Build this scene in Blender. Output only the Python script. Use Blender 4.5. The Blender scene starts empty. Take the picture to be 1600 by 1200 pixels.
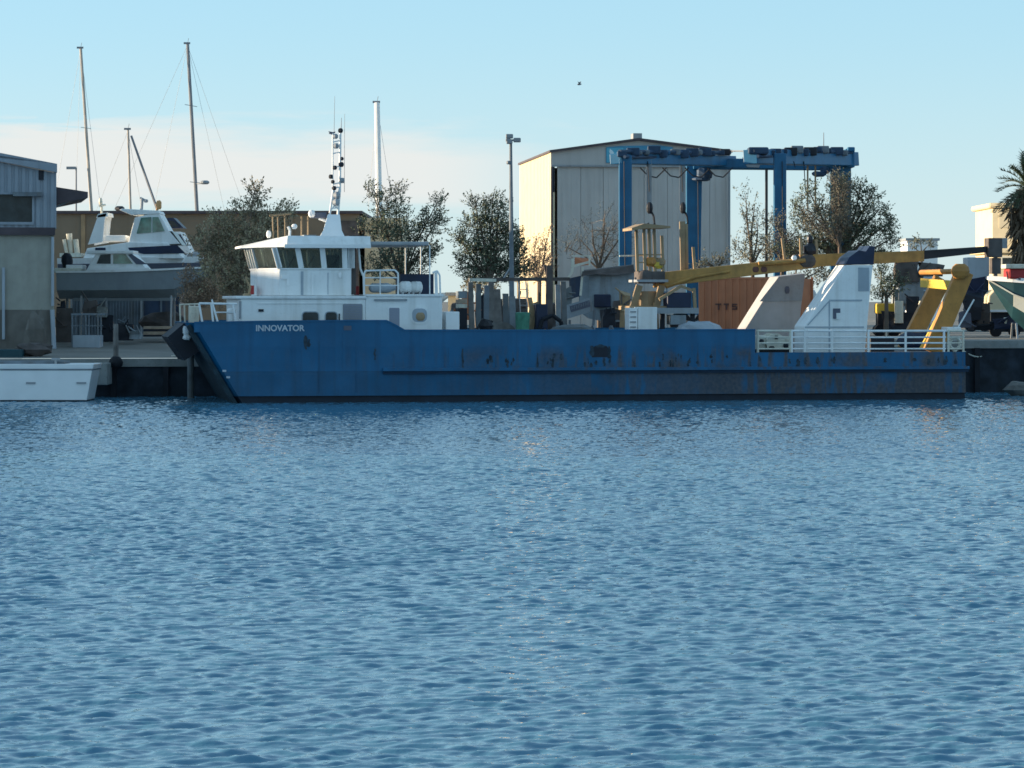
import bpy, math, random
from mathutils import Vector, Matrix
R = math.radians
sc = bpy.context.scene
# ---------------------------------------------------------------- camera
K = 0.0002            # tangent per photo pixel
HY = 470.0            # photo row of the horizon
CH = 4.74             # camera height above the water (m)
cd = bpy.data.cameras.new("camera"); cam = bpy.data.objects.new("camera", cd)
sc.collection.objects.link(cam); sc.camera = cam
cd.sensor_width = 36; cd.lens = 36 / (1600 * K); cd.shift_y = -(600 - HY) / 1600
cam.location = (0, 0, CH); cam.rotation_euler = (R(90), 0, 0)
cd.clip_start = 0.5; cd.clip_end = 9000
# ---------------------------------------------------------------- light
SUN_EL = R(8.0); SUN_BACK = R(9.0)      # sun low on the left, slightly behind the scene
S = Vector((-math.cos(SUN_BACK) * math.cos(SUN_EL), math.sin(SUN_BACK) * math.cos(SUN_EL), math.sin(SUN_EL)))
sd = bpy.data.lights.new("sun", 'SUN'); so = bpy.data.objects.new("sun", sd); sc.collection.objects.link(so)
sd.energy = 4.3; sd.angle = R(0.5); sd.color = (1.0, 0.80, 0.55)
so.rotation_euler = S.to_track_quat('Z', 'Y').to_euler(); so.location = (-60, 60, 60)
w = bpy.data.worlds.new("World"); sc.world = w; w.use_nodes = True
wn = w.node_tree.nodes; wl = w.node_tree.links; wn.clear()
def N(t, **kw):
    n = wn.new(t)
    for a, b in kw.items(): setattr(n, a, b)
    return n
def M(op, a, b=None, c=None, clamp=False):
    n = N('ShaderNodeMath', operation=op, use_clamp=clamp)
    for i, v in enumerate((a, b, c)):
        if v is None: continue
        if isinstance(v, (int, float)): n.inputs[i].default_value = v
        else: wl.new(v, n.inputs[i])
    return n.outputs[0]
sky = N('ShaderNodeTexSky', sky_type='NISHITA', sun_disc=False)
sky.sun_elevation = SUN_EL; sky.sun_rotation = math.atan2(S.x, S.y)
sky.altitude = 0; sky.air_density = 0.75; sky.dust_density = 0.25; sky.ozone_density = 3.0
tc = N('ShaderNodeTexCoord'); sep = N('ShaderNodeSeparateXYZ'); wl.new(tc.outputs['Generated'], sep.inputs[0])
tint = N('ShaderNodeMix', data_type='RGBA', blend_type='MULTIPLY'); tint.inputs[0].default_value = 1
wl.new(sky.outputs[0], tint.inputs[6]); tint.inputs[7].default_value = (1.0, 1.0, 1.05, 1)
b1 = N('ShaderNodeBackground'); wl.new(tint.outputs[2], b1.inputs[0]); b1.inputs[1].default_value = 0.15
b2 = N('ShaderNodeBackground'); b2.inputs[0].default_value = (0.95, 0.985, 0.965, 1); b2.inputs[1].default_value = 0.365
# thin cloud banks low over the horizon
mp = N('ShaderNodeMapping'); wl.new(tc.outputs['Generated'], mp.inputs[0]); mp.inputs['Scale'].default_value = (7, 7, 60)
mp.inputs['Location'].default_value = (3.3, 0.4, 1.7)
n1 = N('ShaderNodeTexNoise'); wl.new(mp.outputs[0], n1.inputs[0]); n1.inputs['Scale'].default_value = 1.0
n1.inputs['Detail'].default_value = 7; n1.inputs['Roughness'].default_value = 0.55
wv = M('ADD', sep.outputs[2], M('MULTIPLY', M('SUBTRACT', n1.outputs[0], 0.5), 0.035))
def ss(x, a, b):
    n = N('ShaderNodeMapRange', interpolation_type='SMOOTHSTEP'); wl.new(x, n.inputs[0])
    n.inputs[1].default_value = a; n.inputs[2].default_value = b; return n.outputs[0]
band = M('MULTIPLY', ss(wv, -0.02, 0.032), M('SUBTRACT', 1.0, ss(wv, 0.0545, 0.0575)))
leftw = M('SUBTRACT', 1.0, ss(sep.outputs[0], -0.04, 0.045))
dens = M('MULTIPLY', M('ADD', 0.12, M('MULTIPLY', leftw, 0.88)), ss(n1.outputs[0], 0.28, 0.62))
low = M('MULTIPLY', M('SUBTRACT', 1.0, ss(sep.outputs[2], 0.0, 0.10)), 0.45)
fac = M('MAXIMUM', M('MULTIPLY', M('MULTIPLY', band, dens), 1.05, clamp=True), low, clamp=True)
veil = M('MULTIPLY', M('SUBTRACT', 1.0, M('MULTIPLY', ss(sep.outputs[2], 0.05, 0.9), 0.45)), 0.76)
b3 = N('ShaderNodeBackground'); b3.inputs[0].default_value = (0.52, 0.83, 0.93, 1); b3.inputs[1].default_value = 0.355
mv = N('ShaderNodeMixShader'); wl.new(veil, mv.inputs[0]); wl.new(b1.outputs[0], mv.inputs[1]); wl.new(b3.outputs[0], mv.inputs[2])
mx = N('ShaderNodeMixShader'); wl.new(fac, mx.inputs[0]); wl.new(mv.outputs[0], mx.inputs[1]); wl.new(b2.outputs[0], mx.inputs[2])
wo = N('ShaderNodeOutputWorld'); wl.new(mx.outputs[0], wo.inputs[0])
sc.view_settings.view_transform = 'Standard'; sc.view_settings.look = 'None'
sc.view_settings.exposure = 1.25; sc.view_settings.gamma = 1
sc.cycles.max_bounces = 6; sc.cycles.filter_width = 1.6
rnd = random.Random(7)
# ---------------------------------------------------------------- placing helpers
def P(px, py, D): return Vector(((px - 800) * K * D, D, CH - (py - HY) * K * D))
TH = 0.17; OX = -450 * K * 148; OY = 148.0
SHIP = Matrix.Translation((OX, OY, 0)) @ Matrix.Rotation(TH, 4, 'Z')
def SP(px, py, yl):
    a = (px - 800) * K; c, s = math.cos(TH), math.sin(TH)
    x = (a * (OY + yl * c) - OX + yl * s) / (c - a * s)
    Y = OY + x * s + yl * c
    return Vector((x, yl, CH - (py - HY) * K * Y))
# ---------------------------------------------------------------- materials
def mat(name, col, rough=0.65, metal=0.0, var=0.12, scale=1.2, streak=0.0, dirt=(0.12, 0.09, 0.06), rust=0.0, rz=None,
        bump=0.0, bscale=20, spec=0.4, emit=0, fleck=0.0, frames=0.0):
    m = bpy.data.materials.new(name); m.use_nodes = True
    n = m.node_tree.nodes; l = m.node_tree.links; b = n['Principled BSDF']
    b.inputs['Roughness'].default_value = rough; b.inputs['Metallic'].default_value = metal
    b.inputs['Specular IOR Level'].default_value = spec
    t = n.new('ShaderNodeTexCoord')
    def noise(sc_, det=4, s3=(1, 1, 1)):
        mpn = n.new('ShaderNodeMapping'); l.new(t.outputs['Object'], mpn.inputs[0]); mpn.inputs['Scale'].default_value = s3
        q = n.new('ShaderNodeTexNoise'); l.new(mpn.outputs[0], q.inputs[0])
        q.inputs['Scale'].default_value = sc_; q.inputs['Detail'].default_value = det; return q.outputs[0]
    def mr(x, a, bb, c=0, d=1):
        q = n.new('ShaderNodeMapRange'); l.new(x, q.inputs[0])
        for i, v in enumerate((a, bb, c, d)): q.inputs[i + 1].default_value = v
        return q.outputs[0]
    def mix(f, a, bcol):
        q = n.new('ShaderNodeMix'); q.data_type = 'RGBA'
        if isinstance(f, float): q.inputs[0].default_value = f
        else: l.new(f, q.inputs[0])
        for i, v in ((6, a), (7, bcol)):
            if isinstance(v, tuple): q.inputs[i].default_value = (*v, 1)
            else: l.new(v, q.inputs[i])
        return q.outputs[2]
    def mul(a, bb):
        q = n.new('ShaderNodeMath'); q.operation = 'MULTIPLY'
        for i, v in enumerate((a, bb)):
            if isinstance(v, float): q.inputs[i].default_value = v
            else: l.new(v, q.inputs[i])
        return q.outputs[0]
    lo = tuple(max(0, c * (1 - var)) for c in col); hi = tuple(min(1, c * (1 + var)) for c in col)
    c = mix(mr(noise(scale), 0.3, 0.7), lo, hi)
    if fleck: c = mix(mul(mr(noise(9.0, 6), 0.55, 0.75), float(fleck)), c, dirt)
    if streak: c = mix(mul(mr(noise(1.0, 5, (2.6, 2.6, 0.18)), 0.48, 0.75), float(streak)), c, dirt)
    if rust:
        f = mr(noise(0.55, 8, (1.0, 1.0, 0.9)), 0.60 - rust * 0.12, 0.70 - rust * 0.08)
        g = mr(noise(1.3, 8, (2.2, 2.2, 0.35)), 0.58 - rust * 0.1, 0.70 - rust * 0.1)
        f2 = n.new('ShaderNodeMath'); f2.operation = 'MAXIMUM'; l.new(f, f2.inputs[0]); l.new(g, f2.inputs[1]); f = f2.outputs[0]
        if rz:
            sp = n.new('ShaderNodeSeparateXYZ'); l.new(t.outputs['Object'], sp.inputs[0])
            f = mul(f, mul(mr(sp.outputs[2], rz[0], rz[0] + 0.3), mr(sp.outputs[2], rz[1], rz[1] - 0.5)))
            if len(rz) > 2: f = mul(f, mr(sp.outputs[0], rz[2], rz[3], 0.15, 1))
        c = mix(mul(f, 0.75), c, mix(mr(noise(6.0), 0.35, 0.65), (0.055, 0.042, 0.033), (0.11, 0.075, 0.05)))
    l.new(c, b.inputs['Base Color'])
    if bump:
        bn = n.new('ShaderNodeBump'); bn.inputs['Strength'].default_value = bump; bn.inputs['Distance'].default_value = 0.03
        l.new(noise(bscale), bn.inputs['Height']); l.new(bn.outputs[0], b.inputs['Normal'])
    if emit: b.inputs['Emission Strength'].default_value = emit; b.inputs['Emission Color'].default_value = (*col, 1)
    if frames:                                   # plating dished between the hull frames
        sp2 = n.new('ShaderNodeSeparateXYZ'); l.new(t.outputs['Object'], sp2.inputs[0])
        def mm(op, a, bb):
            q = n.new('ShaderNodeMath'); q.operation = op
            for i, v in enumerate((a, bb)):
                if v is None: continue
                if isinstance(v, float): q.inputs[i].default_value = v
                else: l.new(v, q.inputs[i])
            return q.outputs[0]
        fx = mm('ABSOLUTE', mm('SINE', mm('MULTIPLY', sp2.outputs[0], math.pi / 0.9), None), None); fz = mm('ABSOLUTE', mm('SINE', mm('MULTIPLY', sp2.outputs[2], math.pi / 1.3), None), None)
        hgt = mm('MULTIPLY', mm('MULTIPLY', fx, fz), mm('MULTIPLY', noise(0.8, 2), -1.0))
        b2_ = n.new('ShaderNodeBump'); b2_.inputs['Strength'].default_value = 1.0; b2_.inputs['Distance'].default_value = frames
        l.new(hgt, b2_.inputs['Height'])
        if bump: l.new(bn.outputs[0], b2_.inputs['Normal'])
        l.new(b2_.outputs[0], b.inputs['Normal'])
    return m
MT = {}
def mk(k, *a, **kw): MT[k] = mat(k, *a, **kw)
mk('white', (0.83, 0.84, 0.83), rough=0.45, var=0.05, streak=0.30, dirt=(0.36, 0.33, 0.27), fleck=0.12)
mk('white_clean', (0.86, 0.86, 0.85), rough=0.35, var=0.04)
mk('cream_paint', (0.66, 0.64, 0.54), rough=0.5, var=0.10, streak=0.35, fleck=0.3, dirt=(0.25, 0.15, 0.08))
mk('hull_blue', (0.003, 0.108, 0.235), rough=0.42, var=0.18, scale=0.45, streak=0.5, dirt=(0.003, 0.065, 0.15), rust=0.75, rz=(1.35, 2.75, 5.0, 20.0), bump=0.3, bscale=1.3, frames=0.018)
mk('hull_lower', (0.003, 0.098, 0.21), rough=0.5, var=0.2, scale=0.6, streak=0.5, dirt=(0.01, 0.055, 0.10), rust=1.7, rz=(-1, 2.6, 10.0, 26.0), bump=0.3, bscale=1.3, frames=0.018)
mk('rail_shade', (0.003, 0.025, 0.06), rough=0.6, var=0.3)
mk('stem_dark', (0.014, 0.036, 0.05), rough=0.8, var=0.5, scale=1.5, fleck=0.4, dirt=(0.06, 0.075, 0.06))
mk('rust_stain', (0.034, 0.056, 0.075), rough=0.9, var=0.5, scale=4)
mk('antifoul', (0.008, 0.016, 0.030), rough=0.6, var=0.3)
mk('dark', (0.010, 0.014, 0.024), rough=0.6, var=0.3)
mk('rubber', (0.010, 0.012, 0.018), rough=0.8, var=0.3, fleck=0.25, dirt=(0.04, 0.045, 0.04))
mk('deck_grey', (0.18, 0.19, 0.20), rough=0.8, fleck=0.4, dirt=(0.13, 0.08, 0.05))
mk('glass', (0.022, 0.032, 0.036), rough=0.25, var=0.5, scale=1.7, spec=0.35)
mk('glass_green', (0.07, 0.20, 0.16), rough=0.08, var=0.5, scale=2.2, spec=0.7)
mk('a_frame', (0.50, 0.23, 0.05), rough=0.5, var=0.2, streak=0.3, dirt=(0.12, 0.07, 0.03), fleck=0.3)
mk('ochre', (0.42, 0.225, 0.06), rough=0.5, var=0.2, scale=2, streak=0.35, dirt=(0.12, 0.07, 0.03), fleck=0.3)
mk('orange', (0.55, 0.24, 0.05), rough=0.5, var=0.15, streak=0.3, fleck=0.2)
mk('yellow', (0.72, 0.48, 0.06), rough=0.5, var=0.12, fleck=0.2)
mk('tan_paint', (0.33, 0.23, 0.13), rough=0.6, var=0.2, streak=0.3, fleck=0.3)
mk('black_paint', (0.012, 0.013, 0.018), rough=0.45, var=0.3)
mk('navy', (0.010, 0.020, 0.055), rough=0.45, var=0.3)
mk('grey_paint', (0.30, 0.32, 0.34), rough=0.55, var=0.12, streak=0.3, fleck=0.2)
mk('funnel_grey', (0.40, 0.39, 0.39), rough=0.6, var=0.12, streak=0.25, dirt=(0.25, 0.2, 0.17))
mk('door_grey', (0.26, 0.28, 0.34), rough=0.6, var=0.08)
mk('galv', (0.36, 0.37, 0.38), rough=0.5, metal=0.3, var=0.15)
mk('alu', (0.42, 0.38, 0.34), rough=0.5, metal=0.2, var=0.12)
mk('rig', (0.22, 0.23, 0.25), rough=0.5)
mk('red', (0.35, 0.03, 0.03), rough=0.5, var=0.2)
mk('lift_blue', (0.008, 0.12, 0.25), rough=0.45, var=0.15, streak=0.3, dirt=(0.02, 0.06, 0.14), fleck=0.15)
mk('lift_dark', (0.02, 0.05, 0.10), rough=0.6, var=0.4)
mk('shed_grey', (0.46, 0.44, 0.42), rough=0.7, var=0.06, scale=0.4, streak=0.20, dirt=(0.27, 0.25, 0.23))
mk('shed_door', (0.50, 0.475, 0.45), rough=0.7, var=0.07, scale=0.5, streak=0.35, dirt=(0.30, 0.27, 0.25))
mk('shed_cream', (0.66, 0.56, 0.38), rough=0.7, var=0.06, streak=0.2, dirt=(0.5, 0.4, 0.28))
mk('sign_blue', (0.06, 0.26, 0.42), rough=0.6, var=0.1)
mk('sign_light', (0.10, 0.40, 0.55), rough=0.6, var=0.1)
mk('sign_white', (0.62, 0.75, 0.80), rough=0.6, var=0.05)
mk('shed_ribbed', (0.27, 0.31, 0.36), rough=0.6, var=0.08, streak=0.35, dirt=(0.15, 0.17, 0.2))
mk('shed_beige', (0.33, 0.33, 0.29), rough=0.8, var=0.10, scale=1.6, streak=0.3, dirt=(0.20, 0.18, 0.15))
mk('shed_base', (0.15, 0.14, 0.125), rough=0.85, var=0.25, streak=0.5, dirt=(0.09, 0.07, 0.06))
mk('roof_dark', (0.075, 0.06, 0.07), rough=0.7, var=0.2)
mk('brown_wall', (0.20, 0.16, 0.115), rough=0.85, var=0.14, scale=0.3, streak=0.25, dirt=(0.16, 0.12, 0.08))
mk('cream_wall', (0.75, 0.62, 0.40), rough=0.8, var=0.06)
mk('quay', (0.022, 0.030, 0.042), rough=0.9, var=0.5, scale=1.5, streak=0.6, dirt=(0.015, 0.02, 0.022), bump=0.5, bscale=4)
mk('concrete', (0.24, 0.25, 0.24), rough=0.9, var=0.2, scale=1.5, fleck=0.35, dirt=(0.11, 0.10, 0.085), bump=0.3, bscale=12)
mk('ground', (0.20, 0.19, 0.17), rough=0.9, var=0.25, scale=0.25, fleck=0.4, dirt=(0.10, 0.09, 0.075))
mk('timber', (0.19, 0.18, 0.17), rough=0.9, var=0.35, scale=2, streak=0.5, dirt=(0.09, 0.085, 0.08))
mk('pallet', (0.42, 0.32, 0.24), rough=0.9, var=0.25, scale=3)
mk('pile_grey', (0.14, 0.16, 0.17), rough=0.85, var=0.3, streak=0.4)
mk('teal', (0.008, 0.05, 0.065), rough=0.5, var=0.2)
mk('green_bin', (0.06, 0.22, 0.15), rough=0.6, var=0.4, scale=3)
mk('boat_grey', (0.27, 0.31, 0.34), rough=0.5, var=0.1, scale=0.7, streak=0.25, dirt=(0.13, 0.15, 0.17))
mk('boat_grey_pale', (0.36, 0.41, 0.46), rough=0.5, var=0.1, streak=0.25, dirt=(0.2, 0.22, 0.24))
mk('wreck_grey', (0.25, 0.29, 0.32), rough=0.75, var=0.2, scale=1.2, streak=0.6, dirt=(0.13, 0.11, 0.10), fleck=0.3)
mk('wreck_dark', (0.10, 0.085, 0.08), rough=0.9, var=0.4)
mk('container_red', (0.50, 0.18, 0.085), rough=0.6, var=0.15, scale=0.7, streak=0.3, dirt=(0.12, 0.06, 0.05))
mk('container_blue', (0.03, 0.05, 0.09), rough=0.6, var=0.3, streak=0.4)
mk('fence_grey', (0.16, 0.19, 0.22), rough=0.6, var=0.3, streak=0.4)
mk('bark', (0.13, 0.10, 0.08), rough=0.9, var=0.3)
mk('bark_pale', (0.26, 0.20, 0.16), rough=0.9, var=0.3)
mk('leaf_olive', (0.29, 0.25, 0.16), rough=0.7, var=0.55, scale=0.9)
mk('leaf_dark', (0.105, 0.13, 0.085), rough=0.7, var=0.5, scale=1.1)
mk('leaf_mid', (0.17, 0.17, 0.12), rough=0.7, var=0.5, scale=1.0)
mk('twig_brown', (0.34, 0.24, 0.17), rough=0.8, var=0.4, scale=1.2)
mk('twig_grey', (0.17, 0.165, 0.13), rough=0.8, var=0.4, scale=1.2)
mk('leaf_palm', (0.05, 0.07, 0.035), rough=0.6, var=0.5, scale=1.5)
mk('palm_skirt', (0.13, 0.10, 0.07), rough=0.9, var=0.5, scale=2)
mk('marking', (0.10, 0.11, 0.15), rough=0.6, var=0.1)
mk('marking_dark', (0.12, 0.05, 0.04), rough=0.6, var=0.1)
mk('lettering', (0.50, 0.55, 0.60), rough=0.6, var=0.15)
mk('orange_lit', (0.60, 0.33, 0.14), rough=0.6, var=0.1)
mk('rock', (0.16, 0.16, 0.15), rough=0.9, var=0.3, bump=0.5, bscale=3)
mk('bird', (0.16, 0.17, 0.18), rough=0.8)
# ---------------------------------------------------------------- mesh builder
ORG = {}
class MB:
    def __init__(s): s.v = []; s.f = []; s.c = []
    def each(s, name, m, parent, **kw):      # every added piece becomes an object of its own
        for i, (v0, f0) in enumerate(s.c):
            v1, f1 = s.c[i + 1] if i + 1 < len(s.c) else (len(s.v), len(s.f)); q = MB(); q.v = s.v[v0:v1]; q.f = [tuple(j - v0 for j in f) for f in s.f[f0:f1]]; q.build(name, m, parent, **kw)
    def add(s, v, f):
        o = len(s.v); s.c.append((o, len(s.f))); s.v += [tuple(p) for p in v]; s.f += [tuple(i + o for i in q) for q in f]; return s
    def box(s, x0, x1, y0, y1, z0, z1):
        return s.add([(x, y, z) for x in (x0, x1) for y in (y0, y1) for z in (z0, z1)],
                     [(0, 1, 3, 2), (4, 6, 7, 5), (0, 4, 5, 1), (2, 3, 7, 6), (0, 2, 6, 4), (1, 5, 7, 3)])
    def ring(s, a, b, cap=True):
        n = len(a); o = list(a) + list(b)
        f = [(i, (i + 1) % n, (i + 1) % n + n, i + n) for i in range(n)]
        if cap: f += [tuple(range(n))[::-1], tuple(range(n, 2 * n))]
        return s.add(o, f)
    def loft(s, rings, cap=True):
        n = len(rings[0]); o = [p for r in rings for p in r]; f = []
        for k in range(len(rings) - 1):
            for i in range(n):
                j = (i + 1) % n; f.append((k * n + i, k * n + j, (k + 1) * n + j, (k + 1) * n + i))
        if cap: f += [tuple(range(n))[::-1], tuple(range((len(rings) - 1) * n, len(rings) * n))]
        return s.add(o, f)
    def prism(s, poly, y0, y1):                     # polygon in x-z, thickness in y
        return s.ring([(x, y0, z) for x, z in poly], [(x, y1, z) for x, z in poly])
    def bar(s, p, q, w, d=None, up=Vector((0, 0, 1))):   # w across in the x-z plane, d in depth
        p, q = Vector(p), Vector(q); t = (q - p).normalized(); d = d or w
        a = Vector((0, 1, 0)); 
        if abs(t.y) > 0.9: a = Vector((1, 0, 0))
        b = t.cross(a).normalized(); a = b.cross(t).normalized()
        c = [b * w / 2 + a * d / 2, b * w / 2 - a * d / 2, -b * w / 2 - a * d / 2, -b * w / 2 + a * d / 2]
        return s.ring([p + i for i in c], [q + i for i in c])
    def tube(s, p, q, r0, r1=None, n=8):
        p, q = Vector(p), Vector(q); r1 = r0 if r1 is None else r1; t = (q - p).normalized()
        a = Vector((0, 0, 1)) if abs(t.z) < 0.9 else Vector((1, 0, 0)); b = t.cross(a).normalized(); a = b.cross(t)
        return s.ring([p + (b * math.cos(i * 2 * math.pi / n) + a * math.sin(i * 2 * math.pi / n)) * r0 for i in range(n)],
                      [q + (b * math.cos(i * 2 * math.pi / n) + a * math.sin(i * 2 * math.pi / n)) * r1 for i in range(n)])
    def path(s, pts, r, n=6):
        for a, b in zip(pts[:-1], pts[1:]): s.tube(a, b, r, r, n)
        return s
    def blob(s, c, rx, ry, rz, n=10, m=6, jit=0.0):
        c = Vector(c); rings = []
        for k in range(1, m):
            ph = math.pi * k / m; rings.append([c + Vector((rx * math.sin(ph) * math.cos(t), ry * math.sin(ph) * math.sin(t), rz * math.cos(ph))) * (1 + rnd.uniform(-jit, jit))
                for t in [2 * math.pi * i / n for i in range(n)]])
        return s.loft(rings)
    def build(s, name, m, parent=None, smooth=False, bevel=0, frame='W', org=None):
        me = bpy.data.meshes.new(name); ob = bpy.data.objects.new(name, me); sc.collection.objects.link(ob)
        if parent is not None:
            o = ORG[parent.name]; ob.parent = parent; ORG[ob.name] = o
        else:
            if org is None:
                xs = [p[0] for p in s.v]; ys = [p[1] for p in s.v]; zs = [p[2] for p in s.v]
                org = Vector(((min(xs) + max(xs)) / 2, (min(ys) + max(ys)) / 2, min(zs)))
            o = Vector(org); ORG[ob.name] = o
            if frame == 'S': ob.location = SHIP @ o; ob.rotation_euler = (0, 0, TH)
            else: ob.location = o
        me.from_pydata([(p[0] - o.x, p[1] - o.y, p[2] - o.z) for p in s.v], [], s.f)
        me.materials.append(MT[m]); me.validate()
        import bmesh
        bm = bmesh.new(); bm.from_mesh(me); bmesh.ops.recalc_face_normals(bm, faces=bm.faces); bm.to_mesh(me); bm.free()
        if smooth:
            for p in me.polygons: p.use_smooth = True
        if bevel:
            bv = ob.modifiers.new('bevel', 'BEVEL'); bv.width = bevel; bv.segments = 2; bv.limit_method = 'ANGLE'
        return ob
def thing(name, label, cat, org, frame='W', group=None):
    o = bpy.data.objects.new(name, None); sc.collection.objects.link(o); o.empty_display_size = 0.3
    org = Vector(org); ORG[o.name] = org
    if frame == 'S': o.location = SHIP @ org; o.rotation_euler = (0, 0, TH)
    else: o.location = org
    o['label'] = label; o['category'] = cat
    if group: o['group'] = group
    return o
def tag(o, label, cat, group=None):
    o['label'] = label; o['category'] = cat
    if group: o['group'] = group
    return o
def struct(o): o['kind'] = 'structure'; return o
def text(body, name, m, parent, x, y, z, width, height=None, ext=0.01, rx=90, rz=0, frameorg=None, bold=0.0):
    cu = bpy.data.curves.new(name, 'FONT'); cu.body = body; cu.extrude = ext; cu.offset = bold
    ob = bpy.data.objects.new(name, cu); sc.collection.objects.link(ob); ob.parent = parent
    o = ORG[parent.name]; ORG[ob.name] = o
    ob.location = (x - o.x, y - o.y, z - o.z); ob.rotation_euler = (R(rx), 0, R(rz)); cu.materials.append(MT[m])
    bpy.context.view_layer.update()
    me = bpy.data.meshes.new_from_object(ob.evaluated_get(bpy.context.evaluated_depsgraph_get())); lc, ro = ob.location.copy(), ob.rotation_euler.copy()
    bpy.data.objects.remove(ob); bpy.data.curves.remove(cu)
    xs = [v.co.x for v in me.vertices]; ys = [v.co.y for v in me.vertices]
    sx = width / (max(xs) - min(xs)); sy = (height / (max(ys) - min(ys))) if height else sx
    for v in me.vertices: v.co.x = (v.co.x - min(xs)) * sx; v.co.y *= sy
    me.materials.clear(); me.materials.append(MT[m])
    ob = bpy.data.objects.new(name, me); sc.collection.objects.link(ob); ob.parent = parent; ORG[ob.name] = o
    ob.location = lc; ob.rotation_euler = ro; return ob
# ================================================================ setting: water, ground, quay
def quay_y(X): # world Y of the quay edge, parallel to the ship's far side
    c, s = math.cos(TH), math.sin(TH); yl = 10.6
    bx, by = OX - yl * s, OY + yl * c
    return by + (X - bx) * math.tan(TH)
def edge_z(X): t = min(1, max(0, (X + 12) / 22)); t = t * t * (3 - 2 * t); return 1.85 + 0.80 * t
def gz(X, Y):
    t = min(1, max(0, (Y - quay_y(X)) / 26)); return edge_z(X) + (2.65 - edge_z(X)) * t
wm = bpy.data.materials.new('sea_water'); wm.use_nodes = True
n = wm.node_tree.nodes; l = wm.node_tree.links; b = n['Principled BSDF']
b.inputs['Base Color'].default_value = (0.062, 0.19, 0.28, 1); b.inputs['Roughness'].default_value = 0.05
b.inputs['IOR'].default_value = 1.36
t = n.new('ShaderNodeTexCoord'); z_ = n.new('ShaderNodeTexNoise'); l.new(t.outputs['Object'], z_.inputs[0]); z_.inputs['Scale'].default_value = 6.0; z_.inputs['Detail'].default_value = 3
bn = n.new('ShaderNodeBump'); bn.inputs['Strength'].default_value = 0.5; bn.inputs['Distance'].default_value = 0.02
l.new(z_.outputs[0], bn.inputs['Height']); l.new(bn.outputs[0], b.inputs['Normal'])
MT['sea_water'] = wm
import numpy as np
def sea():
    rg = np.random.default_rng(4)
    ys = [12.0]
    while ys[-1] < 172: ys.append(ys[-1] + (0.3 if ys[-1] < 30.3 else 0.046 + 0.0009 * (ys[-1] - 33)))
    ys = np.array(ys); side = 0.19 + 0.9 * np.linspace(0, 1, 131)[1:] ** 1.6; tt = np.concatenate([-side[::-1], np.linspace(-0.19, 0.19, 720), side]); nc = len(tt)
    X = ys[:, None] * tt[None, :]; Y = np.repeat(ys[:, None], nc, 1)
    H = np.zeros_like(X); gust = np.zeros_like(X)
    for _ in range(10):
        lam = rg.uniform(14, 60); th = rg.uniform(0, 6.28); gust += np.sin((X * np.cos(th) + Y * np.sin(th)) * 6.2832 / lam + rg.uniform(0, 6.28))
    gust = np.clip(1.0 + 0.045 * gust, .75, 1.25)
    NW = 110
    for i in range(NW):
        lam = 0.17 * (0.64 / 0.17) ** rg.random(); th = math.pi / 2 + 0.18 + rg.normal(0, 0.5); k_ = 6.2832 / lam
        slope = WAVE * (lam ** -0.12) / math.sqrt(NW / 2)
        px = X + 0.25 * lam * np.sin(Y * 0.7 / lam + i); ph = k_ * (px * math.cos(th) + Y * math.sin(th)) + rg.uniform(0, 6.28)
        s_ = np.sin(ph); H += slope / k_ * (s_ + 0.25 * np.sin(2 * ph))
    H = H * gust
    edge = np.clip((1.09 - np.abs(tt)) / 0.05, 0, 1)[None, :]; H = H * edge
    nr = len(ys); V = np.stack([X, Y, H], -1).reshape(-1, 3).astype(np.float32)
    j, i = np.meshgrid(np.arange(nr - 1), np.arange(nc - 1), indexing='ij'); q = j * nc + i
    F = np.stack([q, q + 1, q + nc + 1, q + nc], -1).reshape(-1, 4)
    o = len(V); ex = np.array([(-500, -60, -.09), (500, -60, -.09), (500, 230, -.09), (-500, 230, -.09)], np.float32)
    V = np.vstack([V, ex]); F = np.vstack([F, [[o, o + 1, o + 2, o + 3]]])
    me = bpy.data.meshes.new('water'); me.vertices.add(len(V)); me.vertices.foreach_set('co', V.ravel())
    me.loops.add(F.size); me.loops.foreach_set('vertex_index', F.ravel().astype(np.int32))
    me.polygons.add(len(F)); me.polygons.foreach_set('loop_start', np.arange(0, F.size, 4, dtype=np.int32))
    me.update(calc_edges=True); me.polygons.foreach_set('use_smooth', np.ones(len(F), bool)); me.materials.append(wm)
    ob = bpy.data.objects.new('water', me); sc.collection.objects.link(ob); ob['kind'] = 'structure'
WAVE = 0.195
sea()
# ground sheet from the quay edge to the horizon
g = MB(); xs = [-3000, -600, -200, -90] + [-60 + i * 4 for i in range(31)] + [90, 200, 600, 3000]
offs = [0.9, 4, 8, 12, 16, 20, 26, 40, 70, 130, 300, 1000, 6000]
rows = []
for oy in offs: rows.append([(X, quay_y(max(-300, min(300, X))) + oy, gz(X, quay_y(X) + oy) + 0.02) for X in xs])
nx = len(xs); g.v = [p for r in rows for p in r]
g.f = [(j * nx + i, j * nx + i + 1, (j + 1) * nx + i + 1, (j + 1) * nx + i) for j in range(len(offs) - 1) for i in range(nx - 1)]
struct(g.build('ground', 'ground', org=(0, 160, 2)))
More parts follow.
